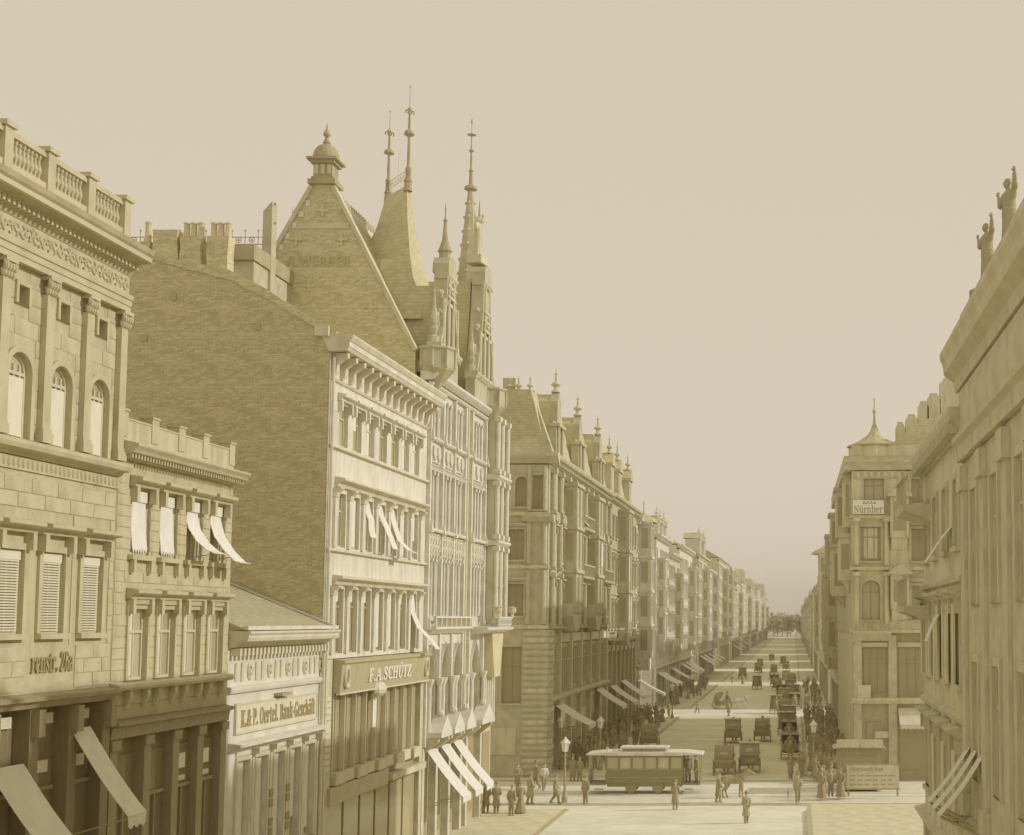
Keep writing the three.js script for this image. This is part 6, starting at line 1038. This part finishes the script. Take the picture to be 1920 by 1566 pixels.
function cab(pos, turn, style, label, group, m = M.coach) {
  const t = thing('cab', label, 'carriage', pos, turn, group);
  if (style === 'closed') {
    const b = mesh(t, 'body', cached('cabBox', cabG.boxBody), m);
    for (const s of [-1, 1]) { piece(b, 'side_window', s * 0.735 - 0.01, s * 0.735 + 0.01, 1.35, 1.95, -0.55, 0.1, M.glass2); piece(b, 'door_handle', s * 0.745 - 0.015, s * 0.745 + 0.015, 1.2, 1.24, -0.05, 0.1, M.gilt); }
    piece(b, 'rear_window', -0.3, 0.3, 1.6, 1.9, -1.15, -1.09, M.glass2); piece(b, 'roof', -0.8, 0.8, 2.21, 2.28, -1.1, 0.6, m); piece(b, 'rear_rail', -0.62, 0.62, 1.36, 1.42, -1.2, -1.13, M.coach2); piece(b, 'rear_boot', -0.55, 0.55, 0.75, 1.15, -1.32, -1.1, M.leather);
  } else {
    mesh(t, 'body', cached('cabBody', cabG.body), m); mesh(t, 'hood', cached('cabHood', cabG.hood), M.leather); piece(t, 'hood_window', -0.28, 0.28, 1.55, 1.75, -0.99, -0.95, M.glass2);
  }
  const bx = mesh(t, 'driver_seat', [box(-0.5, 0.5, 1.2, 1.32, 0.55, 1.0), box(-0.5, 0.5, 1.32, 1.6, 0.52, 0.6), box(-0.45, 0.45, 0.75, 0.82, 0.85, 1.35)], M.coach2);
  for (const [r, z] of [[0.5, -0.75], [0.4, 0.95]]) { for (const s of [-1, 1]) mesh(t, 'wheel', wheelGeo(r), M.coach2, [s * 0.78, r + 0.035, z]); mesh(t, 'axle', [bar([-0.78, r + 0.035, z], [0.78, r + 0.035, z], 0.035)], M.coach2); }
  for (const s of [-1, 1]) { mesh(t, 'shaft', [bar([s * 0.3, 0.72, 1.1], [s * 0.34, 1.12, 3.15], 0.03)], M.coach2); mesh(t, 'lamp', cached('cablamp', () => metric(lathe([[0, 0], [0.07, 0.02], [0.09, 0.2], [0.05, 0.27], [0, 0.33]], 6))), M.iron, [s * 0.72, 1.25, 0.55]); mesh(t, 'mudguard', [box(s * 0.78 - 0.1, s * 0.78 + 0.1, 1.1, 1.13, -1.25, -0.3)], m); }
  return t;
}
const grpCab = 'horse cabs on the carriageway';
function turnout(x, z, dir, style, label, m, hm, noDriver) { // dir 0: heading away, PI: coming
  cab([x, 0, z], dir, style, label, grpCab, m);
  const s = Math.cos(dir), sx = Math.sin(dir);
  horse([x + sx * 2.65, 0, z + s * 2.65], dir, hm ?? M.hide, `${hm === M.hideWhite ? 'white' : 'dark'} horse in the shafts of the ${label}`.split(' ').slice(0, 16).join(' '), 'cab horses');
  if (!noDriver) person('driver', [x + sx * 0.72, 0.83, z + s * 0.72], dir, { label: `coachman in dark coat driving the ${label}`.split(' ').slice(0, 16).join(' '), group: 'coachmen', hat: 'top' });
}
// ================================================================ traffic (away is turn PI: figures face +z, the street runs to -z)
const AWAY = Math.PI, NEAR = 0;
turnout(-5.3, -101.6, AWAY, 'open', 'hooded cab starting out of the crossing', M.coach);
turnout(-3.45, -103.4, AWAY, 'closed', 'closed coach with square back beside the hooded cab', M.coach);
turnout(-5.85, -128, AWAY, 'closed', 'closed coach loaded high behind the hooded cab', M.coach2);
turnout(-3.1, -129.5, AWAY, 'open', 'small hooded cab in the middle of the street', M.coach);
turnout(-0.5, -127, NEAR, 'open', 'cab waiting by the right kerb before the second crossing', M.coach2);
turnout(-0.9, -137, NEAR, 'closed', 'closed coach queueing at the right kerb', M.coach);
turnout(-0.6, -148, AWAY, 'closed', 'tall coach at the right kerb behind the queue', M.coach);
turnout(-1.2, -160, AWAY, 'open', 'cab on the right of the second crossing', M.coach2);
cab([-9.6, 0, -176.6], Math.PI / 2, 'open', 'open carriage drawn by the white horse', grpCab, M.coach);
horse([-6.95, 0, -176.6], Math.PI / 2, M.hideWhite, 'white horse drawing a carriage over the second crossing');
person('driver', [-8.9, 0.83, -176.6], Math.PI / 2, { label: 'coachman in dark coat behind the white horse', hat: 'top' });
turnout(-1.5, -186, AWAY, 'closed', 'closed coach beyond the second crossing', M.coach);
turnout(-2.0, -200, NEAR, 'open', 'cab coming up from the third crossing', M.coach2);
turnout(-0.8, -214, AWAY, 'closed', 'dark coach near the right kerb of the third block', M.coach);
turnout(-3.5, -236, NEAR, 'open', 'cab just before the third crossing', M.coach2);
turnout(-1.6, -252, AWAY, 'closed', 'coach on the third crossing', M.coach);
turnout(-10.4, -268, NEAR, 'closed', 'coach by the left kerb past the third crossing', M.coach);
turnout(-4.5, -290, AWAY, 'open', 'distant cab in the middle of the fourth block', M.coach2);
turnout(-2.0, -312, AWAY, 'closed', 'distant coach at the fourth crossing', M.coach);
turnout(-8.5, -330, NEAR, 'closed', 'distant coach coming on the left', M.coach);
turnout(-3.0, -352, AWAY, 'closed', 'far coach on the right lane', M.coach);
turnout(-6.5, -380, NEAR, 'open', 'farthest cab in the haze', M.coach2);
turnout(-0.35, -113, NEAR, 'open', 'cab facing the crossing at the right kerb', M.coach);
turnout(-2.3, -168, NEAR, 'closed', 'coach entering the second crossing', M.coach);
turnout(0.0, -176, NEAR, 'open', 'cab hugging the right kerb at the second crossing', M.coach);
turnout(-0.1, -196, NEAR, 'closed', 'coach waiting at the right kerb of the third block', M.coach2);
turnout(-2.9, -222, AWAY, 'open', 'cab trotting away in the third block', M.coach);
turnout(-6.4, -228, NEAR, 'closed', 'coach in the left lane of the third block', M.coach);
turnout(-0.5, -240, AWAY, 'open', 'cab at the right kerb near the third crossing', M.coach);
turnout(-8.2, -300, AWAY, 'closed', 'distant coach on the left lane of the fourth block', M.coach);
cab([-13.2, 0, -122.5], AWAY, 'open', 'hooded cab drawn up at the left kerb', grpCab, M.coach);
// dark horse crossing in front, led by a man
horse([-3.9, 0, -88.2], Math.PI / 2, M.hide, 'dark horse crossing the tram street');

// ---- horse tram
{
  const t = thing('horse_tram', 'single-deck tram with pale roof boards crossing the street', 'tram', [-10.05, 0, -91]);
  const b = mesh(t, 'body', [slab([[-2.55, 0.72], [2.55, 0.72], [2.6, 1.1], [2.55, 1.58], [-2.55, 1.58], [-2.6, 1.1]], -1.0, 1.0)], M.tramBody);
  mesh(b, 'belt_rail', [box(-2.6, 2.6, 1.585, 1.66, -1.03, 1.03)], M.coach2); mesh(b, 'lower_moulding', [box(-2.58, 2.58, 1.08, 1.14, 1.002, 1.03)], M.coach2);
  mesh(b, 'top_rail', [box(-2.6, 2.6, 2.42, 2.56, -1.02, 1.02)], M.tramBody);
  for (let i = 0; i <= 6; i++) for (const s of [-1, 1]) piece(t, 'window_post', -2.55 + i * 0.85 - 0.06, -2.55 + i * 0.85 + 0.06, 1.66, 2.42, s * 0.98 - 0.04, s * 0.98 + 0.04, M.tramBody);
  for (let i = 0; i < 6; i++) for (const s of [-1, 1]) { const w = piece(t, 'window', -2.48 + i * 0.85, -1.76 + i * 0.85, 1.665, 2.415, s * 0.97 - 0.01, s * 0.97 + 0.01, i % 3 === 1 ? M.sand : M.glass2); }
  for (const s of [-1, 1]) piece(t, 'end_wall', s * 2.52 - 0.03, s * 2.52 + 0.03, 1.66, 2.42, -0.96, 0.96, M.tramBody);
  const r = mesh(t, 'roof', [slab([[-3.9, 2.58], [3.9, 2.58], [3.85, 2.66], [2.7, 2.78], [-2.7, 2.78], [-3.85, 2.66]], -1.15, 1.15)], M.tramPale);
  mesh(r, 'clerestory', [box(-1.5, 1.4, 2.785, 2.98, -0.6, 0.6)], M.coach2); mesh(r, 'clerestory_roof', [box(-1.65, 1.55, 2.985, 3.09, -0.72, 0.72)], M.tramPale);
  for (const [a, c, m] of [[-2.6, -1.85, M.sign], [-1.8, -0.65, M.tramPale], [-0.6, 0.15, M.sign], [0.2, 1.3, M.tramPale], [1.35, 2.1, M.sign], [2.15, 2.6, M.tramPale]]) piece(r, 'roof_board', a, c, 2.55, 2.74, 1.152, 1.19, m);
  piece(r, 'lamp_box', -2.62, -2.48, 2.79, 3.02, 0.3, 0.45, M.tramPale);
  for (const s of [-1, 1]) {
    const p = mesh(t, 'platform', [box(s > 0 ? 2.6 : -3.75, s > 0 ? 3.75 : -2.6, 0.6, 0.72, -0.95, 0.95)], M.tramBody);
    piece(p, 'dash_board', s * 3.72 - 0.03, s * 3.72 + 0.03, 0.725, 1.6, -0.85, 0.85, s > 0 ? M.tramBody : M.sign); for (const z of [-0.9, 0.9]) mesh(p, 'canopy_post', [bar([s * 3.7, 0.72, z], [s * 3.7, 2.58, z], 0.03)], M.iron);
    mesh(p, 'hand_rail', [bar([s * 2.75, 1.4, 0.93], [s * 3.7, 1.4, 0.93], 0.02)], M.iron); piece(p, 'step', s * 3.0 - 0.3, s * 3.0 + 0.3, 0.32, 0.36, 0.9, 1.25, M.iron);
    for (const z of [-0.72, 0.72]) mesh(t, 'wheel', metric(new THREE.CylinderGeometry(0.38, 0.38, 0.12, 20).rotateX(Math.PI / 2)), M.iron, [s * 0.9, 0.4, z]);
  }
  mesh(t, 'underframe', [box(-2.5, 2.5, 0.45, 0.71, -0.7, 0.7)], M.iron);
  person('man', [-7.2, 0.725, -91], 0.3, { label: 'conductor in dark uniform standing inside the tram platform', hat: 'cap', coat: M.cloth2 });
  person('man', [-6.6, 0.725, -90.5], -1.2, { label: 'man in dark coat leaning at the tram platform rail', hat: 'bowler' });
}
// ---- street lamps
function lamp(x, z, y, label, pale = true) {
  const t = thing('street_lamp', label, 'street lamp', [x, y, z], 0, 'gas street lamps');
  mesh(t, 'post', cached('lpost', () => metric(lathe([[0.2, 0], [0.2, 0.3], [0.11, 0.5], [0.075, 1.0], [0.06, 2.9], [0.09, 2.95], [0.05, 3.05], [0.05, 3.15], [0, 3.15]], 8))), M.iron);
  mesh(t, 'ladder_bar', cached('lbar', () => merge([bar([-0.3, 2.9, 0], [0.3, 2.9, 0], 0.02)])), M.iron);
  const l = mesh(t, 'lantern', cached('llan', () => metric(new THREE.CylinderGeometry(0.27, 0.17, 0.55, 6).translate(0, 3.45, 0))), M.lampGlass);
  mesh(l, 'lantern_roof', cached('lroof', () => metric(lathe([[0.36, 3.73], [0.3, 3.8], [0.16, 3.95], [0.08, 4.02], [0.09, 4.08], [0, 4.14]], 6))), pale ? M.tramPale : M.iron);
  for (let k = 0; k < 6; k++) { const a = (k * Math.PI) / 3; mesh(l, 'lantern_bar', cached('lb' + k, () => merge([bar([0.175 * Math.sin(a), 3.17, 0.175 * Math.cos(a)], [0.275 * Math.sin(a), 3.73, 0.275 * Math.cos(a)], 0.015, 4)])), M.iron); }
  return t;
}
lamp(-14.65, -86, 0.01, 'tall gas lamp standing on the crossing beside the strollers');
lamp(-14.9, -103.2, 0.13, 'gas lamp with pale cap behind the tram');
lamp(-18.0, -103.6, 0.13, 'gas lamp at the foot of the rusticated corner pier');
lamp(1.4, -99.3, 0.13, 'gas lamp with pale cap on the right kerb by the crossing');
lamp(1.3, -137, 0.13, 'gas lamp on the right kerb beside the waiting cabs');
lamp(-14.4, -158, 0.13, 'gas lamp by the left kerb under the corner bay');
lamp(-14.4, -206, 0.13, 'gas lamp by the left kerb of the third block');
lamp(1.4, -182, 0.13, 'gas lamp on the right kerb past the second crossing');
lamp(-19.0, -81.5, 0.13, 'gas lamp with dark cap near the white awnings', false);
// ---- advertising board and stall on the right of the crossing
{
  const t = thing('poster_board', 'large pale poster board with printed lines by the crossing', 'board', [5.1, 0.13, -88]);
  mesh(t, 'panel', [box(-1.7, 1.7, 0.5, 2.0, -0.04, 0.04)], M.sign); mesh(t, 'frame', [box(-1.78, 1.78, 2.003, 2.08, -0.06, 0.06), box(-1.78, 1.78, 0.42, 0.497, -0.06, 0.06)], M.signDark);
  for (const x of [-1.6, 1.6]) piece(t, 'leg', x - 0.06, x + 0.06, -0.0, 0.418, -0.05, 0.05, M.iron);
  letters(t, 'Mittwoch den', 'serif', -1.5, 1.62, 2.2, 0.26, 0.03, M.letterFaded);
  for (let i = 0; i < 3; i++) for (let k = 0; k < 6; k++) piece(t, 'print_line', -1.5 + k * 0.5, -1.5 + k * 0.5 + rr(0.25, 0.44), 1.28 - i * 0.28, 1.36 - i * 0.28, 0.042, 0.05, M.letterFaded);
  const s = thing('kiosk', 'dark street kiosk with two blank pale roof panels', 'kiosk', [4.4, 0.13, -92.5]);
  mesh(s, 'cabin', [box(-1.5, 1.5, 0, 2.75, -1.2, 1.2)], M.shopWood); mesh(s, 'roof', [slab([[-1.8, 2.76], [1.8, 2.76], [1.2, 3.0], [-1.2, 3.0]], -1.5, 1.5)], M.coach2);
  for (const x of [-0.8, 0.8]) piece(s, 'roof_panel', x - 0.76, x + 0.76, 2.85, 3.4, 1.52, 1.6, M.sign); piece(s, 'hatch', -1.2, 1.2, 1.2, 2.3, 1.202, 1.24, M.glassShop); piece(s, 'counter', -1.3, 1.3, 1.05, 1.18, 1.202, 1.5, M.shopWood2);
}
// ---- people on the crossing, each with a look of its own
const CW = 'walkers on the crossing';
const folk = [
  ['coat', -18.4, -80.5, 3.0, 'man in long dark coat beside the dark-capped lamp', M.cloth1, 'bowler'], ['coat', -17.75, -80.4, 3.3, 'man in belted coat with arms free walking off the left pavement', M.cloth2, 'bowler'],
  ['man', -16.6, -79.2, 2.9, 'short figure in dark jacket with rounded shoulders', M.cloth1, 'cap'], ['woman', -16.3, -80.3, 3.6, 'woman in dark full skirt following the men', M.cloth1, 'bonnet'],
  ['coat', -16.7, -85.2, 2.4, 'man in tan overcoat pausing on the crossing strip', M.cloth3, 'bowler'], ['coat', -19.0, -92.5, 0.5, 'man in brown coat with bundle near the side street', M.cloth2, 'cap'],
  ['walker', -17.7, -92.3, -0.6, 'man striding with white collar near the corner pier', M.cloth1, 'top'], ['walker', -17.1, -92.0, 0.4, 'man in white jacket by the corner pier', M.clothWhite, 'cap'],
  ['walker', -15.1, -85.2, 1.9, 'slim man in dark suit walking toward the lamp', M.cloth1, 'bowler'], ['coat', -16.0, -97.2, 2.8, 'stout man in dark overcoat on the far kerb', M.cloth1, 'top'], ['man', -15.5, -97.2, 3.0, 'youth standing beside the stout man', M.cloth2, 'cap'],
  ['man', -13.2, -85.2, -0.4, 'man with hand on hip facing the tram', M.cloth2, 'bowler'], ['coat', -7.3, -82.6, 3.1, 'man seen from behind in long coat before the tram', M.cloth1, 'bowler'],
  ['coat', -4.85, -85.9, 2.0, 'man in brown coat leading the dark horse', M.cloth2, 'cap'], ['coat', -2.76, -77.2, 0.2, 'man in long coat at the near edge of the crossing', M.cloth3, 'bowler'],
  ['walker', 0.2, -85.4, 0.1, 'man with rolled umbrella crossing on the right', M.cloth3, 'top'], ['coat', -0.3, -98.6, 0.1, 'man in dark coat stepping off the right kerb', M.cloth1, 'bowler'], ['coat', 0.5, -99.3, 0.0, 'second man in dark coat at the right kerb lamp', M.cloth1, 'top'],
  ['walker', -11.2, -104.2, 1.3, 'man in pale suit behind the tram', M.cloth4, 'bowler'],
];
for (const [k, x, z, a, label, m, hat] of folk) { const p = person(k, [x, z > -82 || z < -96 || x < -14 && z > -82 ? 0.01 : 0.01, z], a, { label, coat: m, hat, scale: rr(0.95, 1.03) }); if (x < -14 && z > -84) p.position.y = 0.13; if (z < -100.2 && x < -14) p.position.y = 0.13; }
{ const u = thing('umbrella', 'rolled umbrella held by the crossing man', 'umbrella', [-0.42, 0.02, -85.4]); mesh(u, 'canopy', [new THREE.ConeGeometry(0.045, 0.75, 8).rotateX(Math.PI).translate(0, 0.42, 0)], M.cloth1); mesh(u, 'handle', [bar([0, 0.79, 0], [0, 0.98, 0], 0.012)], M.coach2); }
// pavement crowds
const kinds = ['coat', 'walker', 'woman', 'man', 'coat', 'walker'], coats = [M.cloth1, M.cloth1, M.cloth2, M.cloth2, M.cloth3];
const toneOf = new Map([[M.cloth1, 'dark'], [M.cloth2, 'brown'], [M.cloth3, 'tan']]);
function crowd(n, x0, x1, za, zb, where, group) {
  for (let i = 0; i < n; i++) {
    const z = za + ((zb - za) * (i + rr(0.1, 0.9))) / n, k = pick(kinds), m = pick(coats), hat = k === 'woman' ? 'bonnet' : pick(['bowler', 'top', 'bowler', 'cap']), away = rnd() < 0.5;
    const what = k === 'woman' ? `woman in ${toneOf.get(m)} dress` : `man in ${toneOf.get(m)} ${k === 'coat' ? 'overcoat' : 'jacket'} and ${hat === 'top' ? 'top hat' : hat}`;
    person(k, [rr(x0, x1), 0.13, -z], (away ? Math.PI : 0) + rr(-0.35, 0.35), { label: `${what} ${where}`, group, coat: m, hat, scale: rr(0.9, 1.05) });
  }
}
crowd(56, -18.0, -14.6, 102.5, 160, 'on the busy left pavement', 'strollers on the left pavement');
crowd(22, -17.9, -14.5, 179, 240, 'on the left pavement past the second crossing', 'distant strollers on the left pavement');
crowd(52, 1.2, 4.1, 101, 160, 'on the crowded right pavement', 'strollers on the right pavement');
crowd(16, 1.3, 3.8, 179, 240, 'on the right pavement past the second crossing', 'distant strollers on the right pavement');
crowd(14, 1.2, 4.0, 92, 99.5, 'at the kerb beside the kiosk', 'onlookers at the kerb');
crowd(6, 1.4, 3.6, 86.5, 90, 'before the poster board', 'bystanders by the kiosk');
// people out on the carriageway further down
for (const [x, z] of [[-8, 163], [-6.5, 244], [-9.5, 246], [-4.8, 262], [-7.5, 300], [-11.5, 247], [-12.2, 168]]) person(pick(kinds), [x, 0.01, -z], rr(0, 6), { label: 'small far pedestrian crossing the carriageway', group: 'far pedestrians on the carriageway', coat: M.cloth1 });
// ---- statues on the palace and the gothic gable
const STAT = figureGeo({ arms: [[-0.1, -0.2, 0.05, -0.18, 0.02, 0.05], [0.12, 0.12, 0.02, 0.16, 0.42, 0.05]], legs: poses.stroll.legs, skirt: [0.02, 0.17, 0.21] });
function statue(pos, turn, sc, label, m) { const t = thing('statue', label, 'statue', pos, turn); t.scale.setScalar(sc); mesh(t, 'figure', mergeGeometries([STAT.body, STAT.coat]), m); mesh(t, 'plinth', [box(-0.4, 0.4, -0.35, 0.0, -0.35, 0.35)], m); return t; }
statue([4.95, 20.0, -33.6], -1.2, 0.95, 'draped statue darkened as if backlit with raised arm on the palace attic', M.lead);  // backlit shade of both palace statues is put into their dark colour
statue([5.0, 20.0, -30.4], -1.2, 1.0, 'second draped statue darkened as if backlit further along the palace attic', M.lead);
statue([-18.75, 32.95, -77.3], 1.4, 1.35, 'statue with raised arm on top of the gothic street gable', M.sand);
renderer.render(scene, camera);
